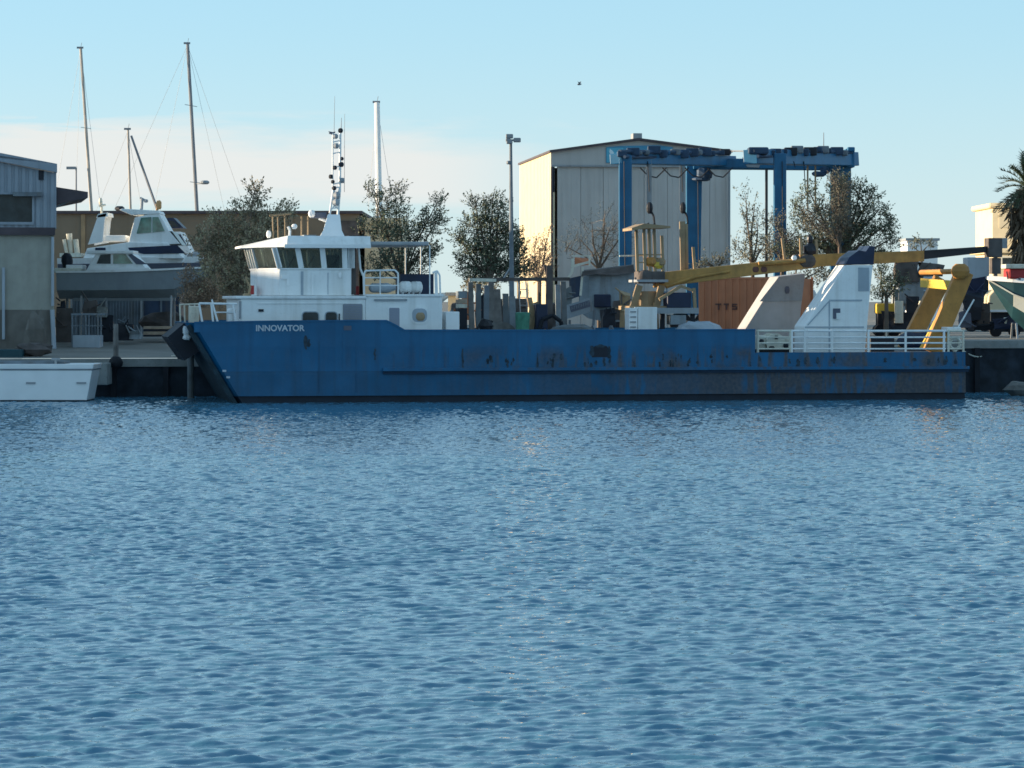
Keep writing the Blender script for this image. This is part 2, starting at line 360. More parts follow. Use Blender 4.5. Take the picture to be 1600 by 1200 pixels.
# quay wall: one continuous retaining wall with a concrete cap
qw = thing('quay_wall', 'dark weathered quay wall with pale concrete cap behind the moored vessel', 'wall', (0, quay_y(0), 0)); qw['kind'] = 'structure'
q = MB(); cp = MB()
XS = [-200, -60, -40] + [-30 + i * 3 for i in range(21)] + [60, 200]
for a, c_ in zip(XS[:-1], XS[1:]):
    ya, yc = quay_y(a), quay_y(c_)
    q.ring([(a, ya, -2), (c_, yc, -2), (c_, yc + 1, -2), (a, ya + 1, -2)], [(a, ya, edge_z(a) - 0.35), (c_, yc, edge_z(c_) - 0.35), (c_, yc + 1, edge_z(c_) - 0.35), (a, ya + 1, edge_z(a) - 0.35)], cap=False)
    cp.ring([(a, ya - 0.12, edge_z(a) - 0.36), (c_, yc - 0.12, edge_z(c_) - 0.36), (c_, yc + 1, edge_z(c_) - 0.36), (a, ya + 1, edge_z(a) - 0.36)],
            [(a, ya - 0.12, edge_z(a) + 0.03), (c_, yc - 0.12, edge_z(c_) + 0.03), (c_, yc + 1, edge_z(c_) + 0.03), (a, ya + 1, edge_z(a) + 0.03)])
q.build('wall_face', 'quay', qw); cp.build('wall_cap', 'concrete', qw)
for i in range(22):                        # fender timbers bolted on the quay face
    X = -27 + i * 2.55 + rnd.uniform(-0.3, 0.3); y = quay_y(X)
    MB().box(X - 0.13, X + 0.13, y - 0.35, y + 0.02, -0.6, edge_z(X) - 0.25 - rnd.random() * 0.3).build('fender_timber', 'rubber', qw)
# ================================================================ mooring pile and quay bits
pl = thing('mooring_pile', 'grey steel pile standing in the water under the vessel bow, green tyre on its head', 'pile', SP(298, 628, 7.9), 'S')
c0 = SP(298, 600, 7.9); x0 = c0.x
MB().tube((x0, 7.9, -1), (x0, 7.9, SP(298, 548, 7.9).z), 0.17, 0.16, 12).build('post', 'pile_grey', pl, smooth=False)
tz = SP(298, 545, 7.9).z; tr = MB()
for k in range(14):
    a0, a1 = 2 * math.pi * k / 14, 2 * math.pi * (k + 1) / 14
    tr.tube((x0 + 0.32 * math.cos(a0), 7.9, tz + 0.05 + 0.30 * math.sin(a0)), (x0 + 0.32 * math.cos(a1), 7.9, tz + 0.05 + 0.30 * math.sin(a1)), 0.11, 0.11, 6)
tr.build('tyre', 'green_bin', pl)
bl = MB(); a = P(145, 567, 156); c_ = P(171, 601, 156); bl.box(a.x, c_.x, 155.2, 157, c_.z, a.z)
tag(bl.build('concrete_block', 'concrete', bevel=0.04), 'square grey concrete block on the quay face beside the white boat stern', 'block')
bl = MB(); a = P(172, 560, 156.8); c_ = P(190, 572, 156.8); bl.blob(((a.x + c_.x) / 2, 156.9, a.z - 0.2), 0.35, 0.3, 0.33, 10, 6, 0.06)
tag(bl.build('tyre_fender', 'rubber', smooth=True), 'black tyre fender hung on the quay edge beside the timber post', 'fender')
po = P(181, 560, 157.5); MB().tube(P(181, 566, 157.6), P(181, 508, 157.6), 0.12, 0.10, 8)
m_ = MB().tube(P(181, 566, 157.6), P(181, 506, 157.6), 0.14, 0.12, 8)
tag(m_.build('mooring_post', 'timber'), 'weathered timber mooring post on the quay between white boat and vessel bow', 'post')
rk = MB().blob(P(1597, 606, 160) + Vector((0, 0, -0.1)), 0.9, 0.6, 0.45, 9, 6, 0.15); tag(rk.build('boulder', 'rock'), 'grey boulder at the waterline below the right quay', 'rock')
# ================================================================ unseen building added off-frame to the west: it throws the evening shade over the quay
wh = thing('shade_building', 'long plain unseen building added west of the quay to shade it', 'building', (-130, 190, 2))
ZT = 6.25 + math.tan(SUN_EL) / math.cos(SUN_BACK) * 108 
MB().box(-140, -120, 120, 205, 0, ZT - 1.2).build('wall', 'shed_grey', wh)
MB().prism([(-141, ZT - 1.2), (-119, ZT - 1.2), (-119.5, ZT), (-140.5, ZT)], 119, 206).build('roof', 'roof_dark', wh)
# ================================================================ THE WORKBOAT (local frame: x towards the stern, y away from the camera)
ship = thing('workboat', 'long blue steel workboat with white wheelhouse moored along the quay, lettered INNOVATOR', 'workboat', (0, 0, 0), 'S')
BEAM = 9.0
xb = lambda z: SP(292, 505, 0).x + (SP(356, 612, 0).x - SP(292, 505, 0).x) * (SP(292, 505, 0).z - z) / (SP(292, 505, 0).z - SP(356, 612, 0).z)
xs_ = SP(1509, 580, 0).x
zd = SP(900, 553, 0).z        # main deck
zf = SP(620, 517, 0).z        # fore deck
zr = SP(900, 578, 0).z        # rub rail
def plan(z, x0=None, x1=None, ins=0.0):
    a = xb(z) if x0 is None else x0; e = xs_ if x1 is None else x1
    return [(a, 0.45 + ins, z), (a + 0.35, ins, z), (e, ins, z), (e, BEAM - ins, z), (a + 0.35, BEAM - ins, z), (a, BEAM - 0.45 - ins, z)]
h = MB(); h.loft([plan(zr - 0.02), plan(zd)])
x63 = SP(632, 516, 0).x
h.loft([plan(zd, None, x63), plan(zf, None, x63)])
hull = h.build('hull', 'hull_blue', ship)
zb = 0.32
MB().loft([plan(zb, ins=0.012), plan(zr - 0.02, ins=0.012)]).build('lower_hull', 'hull_lower', hull)
MB().loft([plan(-1.2, ins=0.14), plan(zb + 0.001, ins=0.14)]).build('bottom', 'antifoul', hull)
# rub rail along the side
x60 = SP(598, 578, 0).x
MB().box(x60, xs_ + 0.12, -0.22, 0.03, zr - 0.02, zr + 0.12).build('rub_rail', 'hull_blue', hull)
MB().box(x60, xs_ + 0.1, -0.12, 0.02, zr - 0.15, zr - 0.02).build('rail_shadow', 'rail_shade', hull)  # dark strip painted in for the shadow line below the rub rail
MB().box(x60, xs_ + 0.12, BEAM - 0.03, BEAM + 0.2, zr - 0.02, zr + 0.12).build('rub_rail', 'hull_blue', hull)
MB().box(xs_ - 0.02, xs_ + 0.14, 0, BEAM, zd - 0.6, zd + 0.03).build('stern_fender', 'rubber', hull)
# bulwark plates with the sheer of the photo
zt = lambda px, py: SP(px, py, 0).z
prof = [(293, 504), (420, 502), (545, 501), (604, 501), (618, 508), (632, 516), (900, 516), (1180, 515)]
for side, y0, y1 in (('near', -0.004, 0.09), ('far', BEAM - 0.09, BEAM + 0.004)):
    bw = MB(); pts = [(SP(px, py, 0).x + 0.0, zt(px, py)) for px, py in prof]; pts[0] = (xb(zt(293, 504)) + 0.35, zt(293, 504))
    for (xa, za), (xc, zc) in zip(pts[:-1], pts[1:]):
        lo = zf - .05 if xc <= x63 + 0.05 else zd - .05
        a_lo = lo; 
        bw.prism([(xa, a_lo - 0.002), (xc, a_lo - 0.002), (xc, zc), (xa, za)], y0, y1)
    xa = pts[-1][0]; 
    bw.build('bulwark', 'hull_blue', hull)
    cr = MB()
    for (xa, za), (xc, zc) in zip(pts[:-1], pts[1:]): cr.bar((xa, (y0 + y1) / 2, za), (xc, (y0 + y1) / 2, zc), 0.07, 0.16)
    cr.build('capping_rail', 'hull_blue', hull)
zt0 = zt(293, 504)
MB().prism([(xb(zf) , zf), (xb(zf) + 0.1, zf), (xb(zt0) + 0.1, zt0), (xb(zt0), zt0)], 0.45, BEAM - 0.45).build('bulwark', 'hull_blue', hull)
for yy, sg in ((0, 1), (BEAM, -1)):
    MB().ring([(xb(zf), yy + sg * 0.45, zf), (xb(zf) + 0.35, yy, zf), (xb(zf) + 0.36, yy + sg * 0.08, zf), (xb(zf) + 0.08, yy + sg * 0.48, zf)],
              [(xb(zt0), yy + sg * 0.45, zt0), (xb(zt0) + 0.35, yy, zt0), (xb(zt0) + 0.36, yy + sg * 0.08, zt0), (xb(zt0) + 0.08, yy + sg * 0.48, zt0)]).build('bulwark', 'hull_blue', hull)
# low stern coaming under the open rails
zc_ = SP(1300, 551, 0).z
MB().box(SP(1181, 550, 0).x, xs_, 0.0, 0.09, zd - 0.002, zc_ + 0.02).build('coaming', 'hull_blue', hull)
MB().box(xb(zd) + 4, xs_ - 0.1, 0.1, BEAM - 0.1, zd, zd + 0.012).build('deck', 'deck_grey', hull)
MB().box(xb(zf) + 0.6, x63 - 0.1, 0.1, BEAM - 0.1, zf, zf + 0.012).build('deck', 'deck_grey', hull)
# dark bow: dark-coloured front facing with corner bars, overhanging anchor platform
bf = MB(); bf.ring([(xb(-0.8) - 0.08, 0.5, -0.8), (xb(-0.8) + 0.02, 0.5, -0.8), (xb(-0.8) + 0.02, BEAM - 0.5, -0.8), (xb(-0.8) - 0.08, BEAM - 0.5, -0.8)],
                   [(xb(3.3) - 0.08, 0.5, 3.3), (xb(3.3) + 0.02, 0.5, 3.3), (xb(3.3) + 0.02, BEAM - 0.5, 3.3), (xb(3.3) - 0.08, BEAM - 0.5, 3.3)])
bf.build('bow_facing', 'stem_dark', hull)
for yy in (0.34, BEAM - 0.34):
    MB().bar((xb(-0.5) + 0.02, yy, -0.5), (xb(3.6) + 0.02, yy, 3.6), 0.2, 0.42).build('bow_facing', 'stem_dark', hull)
bp = MB(); pp = [SP(px, py, 4.2) for px, py in ((283, 504), (257, 526), (283, 562), (306, 548), (300, 504))]
bp.prism([(p.x, p.z) for p in pp], 1.9, 6.6); bpo = bp.build('bow_platform', 'dark', ship)
an = MB(); a = SP(291, 512, 1.85); c_ = SP(284, 528, 1.85)
an.blob((a.x - .02, 1.8, a.z - .15), .17, .1, .26, 7, 5, .12); an.blob((c_.x + .22, 1.8, c_.z + .02), .2, .1, .14, 7, 5, .12); an.bar((a.x - .05, 1.82, a.z - .3), (c_.x + .1, 1.82, c_.z - .05), .1, .08)
an.build('anchor', 'white', bpo)
# name on the bow
tz = SP(438, 517, 0)
text('INNOVATOR', 'name_lettering', 'lettering', hull, SP(400, 517, 0).x, -0.012, tz.z, SP(476, 517, 0).x - SP(400, 517, 0).x, 0.29, 0.012, bold=0.03)
MB().box(SP(537, 512, 0).x, SP(549, 512, 0).x, -0.02, 0.01, SP(540, 516, 0).z, SP(540, 509, 0).z).build('freeing_port', 'marking', hull)
# draught marks, rust streak plates, scupper opening
sc_p = MB(); a = SP(925, 541, 0); c_ = SP(955, 558, 0)
sc_p.prism([(a.x, c_.z), (a.x - 0.05, a.z - 0.1), (a.x + 0.15, a.z), (c_.x - 0.2, a.z), (c_.x, c_.z)], -0.012, 0.02); sc_p.build('fairlead', 'dark', hull)
for px in (498, 556, 700, 774, 1090, 1185):
    a = SP(px, 560, 0); MB().box(a.x, a.x + 0.035, -0.012, 0.01, zr + 0.14 if px > 600 else 0.5, a.z + rnd.uniform(0.1, 0.9)).build('weld_seam', 'hull_lower', hull)
for i in range(2):
    a = SP(346 + 6 * i, 581 + i * 10, 0)
    MB().box(a.x + 0.05, a.x + 0.22, -0.012, 0.01, a.z, a.z + 0.09).build('draught_mark', 'lettering', hull)
# -------------------------------------------------- lower deckhouse
def sbox(mb, px0, py0, px1, py1, y0, y1, pz=None):
    a = SP(px0, py0, y0); c_ = SP(px1, py1, y0); zc = SP((px0 + px1) / 2 if pz is None else pz, py0, y0).z; zl = SP((px0 + px1) / 2 if pz is None else pz, py1, y0).z
    return mb.box(a.x, c_.x, y0, y1, zl, zc)
Y0, Y1 = 0.55, BEAM - 0.55
fx = SP(372, 500, Y0).x; zT = SP(470, 463, Y0).z; zT2 = SP(630, 461, Y0).z
dh = MB(); a = SP(571, 500, Y0).x
dh.ring([(fx + 0.1, Y0, zf), (a, Y0, zf), (a, Y1, zf), (fx + 0.1, Y1, zf)], [(fx + 0.1, Y0, zT - 0.12), (a, Y0, zT - 0.12), (a, Y1, zT - 0.12), (fx + 0.1, Y1, zT - 0.12)])
dhouse = dh.build('deckhouse', 'white', ship, bevel=0.05)
MB().box(fx - 0.1, a + 0.03, Y0 - 0.08, Y1 + 0.08, zT - 0.12, zT + 0.02).build('roof', 'white', dhouse, bevel=0.03)
MB().box(fx + 0.9, a - 0.2, Y0 - 0.03, Y0 + 0.01, SP(470, 474, Y0).z - 0.02, SP(470, 474, Y0).z + 0.02).build('trim', 'white', dhouse)
ab = MB(); e = SP(691, 500, Y0).x; ab.box(a + 0.003, e, Y0, Y1, zd + 0.01, zT2 - 0.08)
aft = ab.build('deckhouse', 'white', ship, bevel=0.04)
MB().box(a + 0.04, e + 0.06, Y0 - 0.05, Y1 + 0.05, zT2 - 0.08, zT2 + 0.04).build('roof', 'white', aft, bevel=0.02)
def swin(px0, py0, px1, py1, y, m, parent, name='window', fr='white_clean', t=0.05, rc=0.25, glass=None):
    a = SP(px0, py0, y); c_ = SP(px1, py1, y); w_, h_ = c_.x - a.x, a.z - c_.z; r = rc * min(w_, h_)
    def rr(g): 
        o = []
        for cx, cz, s0 in ((c_.x - r, a.z - r, 0), (a.x + r, a.z - r, 90), (a.x + r, c_.z + r, 180), (c_.x - r, c_.z + r, 270)):
            for k in range(4): an_ = R(s0 + 30 * k); o.append((cx + (r + g) * math.cos(an_), cz + (r + g) * math.sin(an_)))
        return o
    f_ = MB().prism(rr(t), y - 0.03, y + 0.01).build(name, fr, parent)
    MB().prism(rr(0), y - 0.045, y + 0.0).build('pane', m, f_)
    return f_
swin(473, 488, 497, 505, Y0, 'glass', dhouse, fr='boat_grey_pale'); swin(509, 488, 526, 505, Y0, 'glass', dhouse, fr='boat_grey_pale')
swin(529, 490, 531, 502, Y0, 'dark', dhouse, 'vent', t=0.0)
swin(537, 476, 565, 500, Y0, 'door_grey', dhouse, 'louvred_panel', fr='grey_paint', t=0.04, rc=0.05)
lv = MB(); 
for k in range(6): sbox(lv, 539, 478 + k * 3.8, 563, 479.3 + k * 3.8, Y0 - 0.07, Y0 - 0.03)
lv.build('louvre', 'grey_paint', dhouse)
swin(608, 481, 624, 515, Y0, 'door_grey', aft, 'door', fr='white_clean', t=0.07, rc=0.1)
swin(644, 482, 667, 503, Y0, 'boat_grey_pale', aft, 'window', fr='white', t=0.10, rc=0.35)
wb = MB(); a_ = SP(655, 493, Y0); wb.blob((a_.x + 0.05, Y0 - 0.06, a_.z - 0.05), 0.22, 0.05, 0.22, 10, 6); wb.build('lifebuoy_cover', 'tan_paint', aft)
rl = MB(); sbox(rl, 585, 467, 636, 470, Y0 - 0.09, Y0); rl.build('air_grille', 'grey_paint', aft)
hd = MB(); sbox(hd, 404, 483, 412, 487, Y0 - 0.06, Y0); hd.build('wall_light', 'dark', dhouse)
hd = MB(); sbox(hd, 374, 470, 377, 498, Y0 - 0.05, Y0 + 0.15); hd.build('front_vent', 'grey_paint', dhouse)
hd = MB(); sbox(hd, 603, 470, 629, 473, Y0 - 0.12, Y0); 
# white cabinet behind the aft house
cb = MB(); sbox(cb, 697, 487, 718, 518, Y0 + 0.1, Y0 + 1.6); 
cb_o = cb.build('deck_cabinet', 'white_clean', None, frame='S', bevel=0.03); tag(cb_o, 'white steel cabinet standing just aft of the white deckhouse', 'cabinet')
# -------------------------------------------------- wheelhouse
W0, W1 = 1.35, BEAM - 1.35
zl_, zh_ = SP(500, 461, W0).z, SP(500, 421, W0).z
xa0 = SP(437, 440, W0).x; xa1 = SP(549, 440, W0).x; xf = SP(401, 440, 3.0).x
low_ = lambda z, g=0.0: [(xa1, W0 - g, z), (xa0, W0 - g, z), (xf - g, W0 + 1.3, z), (xf - g, W1 - 1.3, z), (xa0, W1 + g, z), (xa1, W1 + g, z)]
whs = MB().loft([low_(zT2 - 0.03), low_(zh_)]).build('wheelhouse', 'white', ship, bevel=0.03)
MB().loft([low_(zh_, 0.05), low_(zh_ + 0.06, 0.05)]).build('sill', 'white_clean', whs)
zw = SP(500, 387, W0).z
top_ = lambda z: [(xa1, W0, z), (xa0 - 0.26, W0, z), (xf - 0.24, W0 + 1.25, z), (xf - 0.24, W1 - 1.25, z), (xa0 - 0.26, W1, z), (xa1, W1, z)]
l0 = low_(zh_ + 0.06); t0 = top_(zw)
# glazing is real thin glass panels set between posts; the inside stays open
def lerp(a, b, t): return tuple(a[i] + (b[i] - a[i]) * t for i in range(3))
def facet(i, j, cuts, wd=0.13):
    for c0_, c1_ in zip(cuts[:-1], cuts[1:]):
        A, B = Vector(lerp(l0[i], l0[j], c0_)), Vector(lerp(l0[i], l0[j], c1_)); C, D_ = Vector(lerp(t0[i], t0[j], c1_)), Vector(lerp(t0[i], t0[j], c0_))
        nn = (B - A).cross(D_ - A).normalized() * 0.02
        MB().ring([A + nn, B + nn, C + nn, D_ + nn], [A - nn, B - nn, C - nn, D_ - nn]).build('window', 'cabin_glass', whs)
    for c_ in cuts:
        MB().bar(lerp(l0[i], l0[j], c_), lerp(t0[i], t0[j], c_), wd, 0.13).build('window_post', 'white', whs)
gm = bpy.data.materials.new('cabin_glass'); gm.use_nodes = True; gb = gm.node_tree.nodes['Principled BSDF']
gb.inputs['Base Color'].default_value = (0.42, 0.50, 0.48, 1); gb.inputs['Roughness'].default_value = 0.02; gb.inputs['Transmission Weight'].default_value = 0.92; gb.inputs['IOR'].default_value = 1.1; gb.inputs['Specular IOR Level'].default_value = 0.25
MT['cabin_glass'] = gm
facet(0, 1, [0, 0.09, 0.38, 0.70, 1.0], 0.25); facet(1, 2, [0, 1.0], 0.14); facet(2, 3, [0, .33, .66, 1]); facet(3, 4, [0, 1]); facet(4, 5, [0, .3, .62, .91, 1.0], 0.17)
facet(5, 0, [0, .25, .5, .75, 1], 0.3)
MB().box(xa1 - 1.0, xa1 - 0.4, W0 + 1.5, W0 + 2.6, zT2, zh_ + 0.7).build('helm_seat', 'dark', whs)
MB().box(xf + 0.3, xa0 + 0.2, W0 + 1.0, W1 - 1.0, zT2, zh_ + 0.15).build('console', 'dark', whs)
cv = MB(); sbox(cv, 448, 427, 452, 446, W0 - 0.05, W0); sbox(cv, 487, 426, 490, 461, W0 - 0.06, W0); cv.each('pipe', 'white_clean', whs)
cv = MB(); sbox(cv, 470, 424, 474, 461, W0 - 0.02, W0); sbox(cv, 512, 426, 513, 460, W0 - 0.02, W0); cv.each('panel_seam', 'boat_grey_pale', whs)
cv = MB(); a = SP(531, 430, W0); cv.blob((a.x, W0 - 0.06, a.z), 0.09, 0.06, 0.16, 8, 6); cv.build('wall_light', 'white_clean', whs)
cv = MB(); sbox(cv, 440, 430, 448, 436, W0 - 0.08, W0); cv.build('vent', 'white_clean', whs)
# roof with bright sloping visor
zr0, zr1 = SP(500, 386, W0).z, SP(500, 369, W0).z
xvt = SP(450, 370, W0).x; xvf = SP(376, 387, 3.0).x; xrb = SP(578, 380, W0).x
rf = MB(); g_ = 0.35
rf.add([(xvf, W0 + 1.5, zr0 - .03), (xvf, W1 - 1.5, zr0 - .03), (xvt - 0.1, W0 - g_, zr0), (xvt - 0.1, W1 + g_, zr0), (xrb, W0 - g_, zr0), (xrb, W1 + g_, zr0),
        (xvt, W0 + 0.1, zr1 + 0.02), (xvt, W1 - 0.1, zr1 + 0.02), (xrb, W0 - 0.1, zr1), (xrb, W1 + 0.1, zr1), (xvf, W0 + 1.5, zr0 + 0.07), (xvf, W1 - 1.5, zr0 + 0.07)],
       [(0, 2, 4, 5, 3, 1), (10, 11, 7, 6), (0, 10, 6, 2), (2, 6, 8, 4), (1, 3, 7, 11), (3, 5, 9, 7), (4, 8, 9, 5), (6, 7, 9, 8), (0, 1, 11, 10)])
roof = rf.build('roof', 'white', whs)
MB().box(xvt - 0.2, xrb, W0 - g_ - 0.05, W0 - g_ + 0.0, zr0 - 0.05, zr0 + 0.12).build('fascia', 'white_clean', roof)
for nm, b_, m in (('equipment_box', (475, 367, 494, 375), 'grey_paint'), ('equipment_box', (545, 368, 573, 375), 'black_paint')):
    k = MB(); sbox(k, *b_, W0 + 0.4, W0 + 1.8); k.build(nm, m, roof)
# roof-top rail frame and horn
rr = MB()
for px in (426, 434, 445): a, c_ = SP(px, 336, 4), SP(px + 1, 372, 4); rr.tube(a, c_, 0.035)
rr.tube(SP(421, 337, 4), SP(455, 334, 4), 0.045); rr.tube(SP(424, 337, 2.6), SP(424, 337, 5.4), 0.04)
rr.build('light_rack', 'tan_paint', roof)
rr = MB(); 
for px in (471, 481): rr.tube(SP(px, 338, 4.5), SP(px, 372, 4.5), 0.03)
rr.each('aerial_post', 'tan_paint', roof)
rr = MB(); rr.path([SP(452, 372, 3), SP(453, 360, 3), SP(450, 354, 3)], 0.07); rr.blob(SP(460, 354, 3), 0.14, 0.14, 0.14, 8, 6); rr.build('searchlight', 'white_clean', roof)
rr = MB(); rr.blob(SP(420, 366, 4), 0.12, 0.12, 0.2, 8, 6); rr.build('lamp', 'white_clean', roof)
# mast
mb_ = MB(); Ym = 4.2
def q4(px0, px1, py, y0, y1): return [SP(px0, py, y0), SP(px1, py, y0), SP(px1, py, y1), SP(px0, py, y1)]
mb_.loft([[(p.x, p.y, p.z) for p in q4(498, 540, 372, Ym - 1.2, Ym + 1.2)], [(p.x, p.y, p.z) for p in q4(505, 534, 360, Ym - .9, Ym + .9)], [(p.x, p.y, p.z) for p in q4(512, 531, 335, Ym - .35, Ym + .35)]])
mast = mb_.build('mast', 'white_clean', ship, bevel=0.02)
rr = MB()
rr.tube(SP(515, 336, Ym), SP(521, 295, Ym), 0.05); rr.tube(SP(528, 336, Ym), SP(531, 295, Ym), 0.06)
for py in (326, 318, 310, 302, 294): rr.tube(SP(516 + (336 - py) * .12, py, Ym), SP(530, py - 2, Ym), 0.035)
for a_, b_ in (((516, 330), (530, 312)), ((529, 330), (519, 312)), ((519, 312), (531, 296)), ((530, 312), (521, 296))): rr.tube(SP(*a_, Ym), SP(*b_, Ym), 0.035)
rr.tube(SP(520, 296, Ym), SP(520, 208, Ym), 0.035); rr.tube(SP(531, 300, Ym), SP(532, 200, Ym), 0.06, 0.05)
for py in (288, 262, 240, 222): rr.tube(SP(520, py, Ym), SP(533, py - 3, Ym), 0.03)
rr.build('lattice', 'white', mast)
for (px, py, r_, m) in ((517, 276, .12, 'black_paint'), (520, 284, .10, 'dark'), (534, 282, .15, 'grey_paint'), (523, 262, .12, 'dark'), (533, 257, .14, 'dark'), (534, 248, .10, 'dark'), (525, 228, .15, 'grey_paint'), (524, 213, .14, 'grey_paint'), (532, 204, .13, 'black_paint'), (522, 294, .12, 'dark'), (526, 305, .2, 'galv'), (525, 316, .2, 'galv')):
    k = MB(); p_ = SP(px, py, Ym); k.blob(p_, r_, r_, r_ * 1.05, 7, 5); k.build('navigation_light', m, mast)
k = MB(); k.tube(SP(514, 209, Ym), SP(524, 206, Ym), 0.02); k.add([SP(513, 205, Ym), SP(524, 207, Ym), SP(519, 211, Ym), SP(515, 209, Ym + .1)], [(0, 1, 2), (0, 1, 3), (1, 2, 3), (0, 2, 3)]); k.build('wind_vane', 'marking', mast)
MB().tube(SP(522, 206, Ym), SP(523, 150, Ym), 0.014, 0.008, 5).build('antenna', 'rig', mast)
MB().tube(SP(533, 204, Ym), SP(533.5, 184, Ym), 0.022, 0.012, 5).build('antenna', 'rig', mast)
MB().tube(SP(538, 300, Ym), SP(538.5, 178, Ym), 0.016, 0.008, 5).build('antenna', 'rig', mast)
k = MB(); k.box(SP(485, 336, Ym).x, SP(510, 336, Ym).x, Ym - .12, Ym + .12, SP(500, 341, Ym).z, SP(500, 332, Ym).z); rd = k.build('radar_scanner', 'marking', mast, bevel=0.03)
k = MB(); k.blob(SP(487, 334, Ym - .1), .17, .17, .2, 8, 6); k.tube(SP(498, 341, Ym), SP(514, 347, Ym), .07); k.build('scanner_end', 'white_clean', rd)
# canopy aft of the wheelhouse
cn = MB(); a, c_ = SP(578, 384, W0 + .2), SP(680, 383, W0 + .2); zc2 = c_.z
cn.box(a.x, c_.x - .3, W0 + .2, W1 - .2, zc2 - .02, zc2 + .16); cano = cn.build('canopy', 'galv', ship, bevel=0.05)
st = MB()
for px, y_ in ((678, W0 + .3), (640, W1 - .3), (664, W1 - .3)): 
    a = SP(px, 383, y_); st.tube((a.x - .2, y_, zT2), (a.x - .2, y_, zc2), 0.03)
st.path([SP(560, 384, W0 + .3), SP(563, 420, W0 + .3), SP(568, 432, W0 + .3), SP(569, 461, W0 + .3)], 0.055)
st.each('support', 'white', cano)
MB().box(xa1 + .003, xa1 + .25, W0 + .3, W0 + 1.3, zT2 + .04, zr0 - .04).build('exhaust_trunk', 'wreck_dark', ship)
k = MB(); sbox(k, 555, 447, 561, 461, W0 + 1.5, W0 + 1.9); k.build('fire_box', 'red', ship)
# rails round the aft house roof
rl = MB(); y_ = Y0 + .12
rl.path([SP(569, 461, y_), SP(569, 428, y_), SP(571, 423, y_), SP(617, 422, y_), SP(622, 427, y_), SP(622, 461, y_)], 0.045)
for py in (434, 446): rl.tube(SP(569, py, y_), SP(622, py, y_), 0.03)
rl.tube(SP(594, 423, y_), SP(594, 461, y_), 0.03); rl.build('railing', 'white', ship)
rl = MB(); rl.path([SP(676, 426, y_), SP(683, 423, y_), SP(687, 430, y_), SP(688, 461, y_)], 0.045); rl.path([SP(681, 424, y_), SP(682, 461, y_)], 0.075)
rl.path([SP(624, 430, Y1 - .1), SP(672, 429, Y1 - .1)], 0.03); rl.path([SP(624, 444, Y1 - .1), SP(672, 443, Y1 - .1)], 0.03); rl.build('railing', 'white', ship)
k = MB(); k.box(SP(628, 450, 4).x, SP(680, 450, 4).x, 4.5, 6.3, zT2 + .04, SP(650, 428, 4).z); tag(k.build('deck_locker', 'navy', frame='S'), 'dark navy locker on the deckhouse roof behind the white raft canisters', 'locker')
for i, (pa, pb, y_) in enumerate(((624, 643, 1.3), (640, 660, 2.4))):
    a, c_ = SP(pa, 453, y_), SP(pb, 453, y_); zz = zT2 + .04 + .33
    t_ = thing('life_raft', ('white life raft canister at the near edge of the deckhouse roof', 'white life raft canister set farther in on the deckhouse roof')[i], 'life raft', (a.x, y_, zT2 + .05), 'S', 'life raft canisters on the deckhouse roof')
    k = MB(); n_ = 8; rg = []
    for t2, rr_ in ((0, .12), (.08, .24), (.2, .28), (.48, .28), (.52, .30), (.56, .28), (.8, .28), (.92, .24), (1, .12)):
        rg.append([(a.x + (c_.x - a.x) * t2, y_ + rr_ * math.cos(i_ * math.pi / 4), zz + rr_ * math.sin(i_ * math.pi / 4)) for i_ in range(8)])
    k.loft(rg).build('canister', 'white', t_, smooth=True)
    k = MB()
    for t2 in (.25, .75): k.box(a.x + (c_.x - a.x) * t2 - .04, a.x + (c_.x - a.x) * t2 + .04, y_ - .25, y_ + .25, zT2 + .045, zz - .2)
    k.build('cradle', 'galv', t_)
t_ = MB(); a, c_ = SP(577, 455, 2), SP(618, 455, 2); t_.loft([[(a.x + (c_.x - a.x) * q_ , 2 + w_ * math.cos(u_), SP(600, 450, 2).z + hh_ * math.sin(u_)) for u_ in [k_ * math.pi / 4 for k_ in range(8)]] for q_, w_, hh_ in ((0, .3, .12), (.1, .55, .22), (.7, .6, .24), (1, .15, .1))])
tag(t_.build('tender', 'boat_grey_pale', frame='S', smooth=True), 'small grey tender lying on the roof behind the white rail hoop', 'dinghy')
# bow rails
rl = MB(); y_ = .3
rl.tube(SP(311, 474, y_), SP(370, 475, y_), 0.05)
for pa, pb in ((311, 316), (332, 340), (330, 333), (364, 368)): rl.tube(SP(pa, 474, y_), SP(pb, 503, y_), 0.05)
rl.tube(SP(333, 476, y_), SP(331, 468, y_), 0.04); rl.tube(SP(336, 488, y_), SP(366, 488, y_), 0.03); rl.build('railing', 'white', ship)
rl = MB(); y_ = 8.4
rl.tube(SP(280, 476, y_), SP(312, 475, y_), 0.04)
for px in (281, 288, 296, 304): rl.tube(SP(px, 476, y_), SP(px + 1, 505, y_), 0.04)
rl.build('railing', 'cream_paint', ship)
k = MB(); a, c_ = SP(279, 478, 7), SP(294, 508, 7); k.box(a.x + .5, c_.x + .5, 6.6, 7.4, zf + .01, a.z); k.build('windlass', 'cream_paint', ship, bevel=.05)
k = MB(); a, c_ = SP(355, 486, 1.4), SP(366, 503, 1.4); k.tube((a.x + .2, 1.4, zf + .01), (a.x + .2, 1.4, a.z), .16, .12); k.blob((a.x + .2, 1.4, a.z), .22, .2, .16, 8, 6); k.build('bollard', 'white', ship)
rl = MB(); rl.path([SP(388, 462, 2.0), SP(391, 448, 2.0), SP(384, 436, 2.0), SP(385, 432, 2.0)], 0.06); rl.blob(SP(386, 461, 2), .2, .2, .1, 8, 5); rl.build('davit', 'tan_paint', ship)
k = MB(); sbox(k, 392, 446, 397, 460, 2.3, 2.8); k.build('fire_box', 'red', ship)

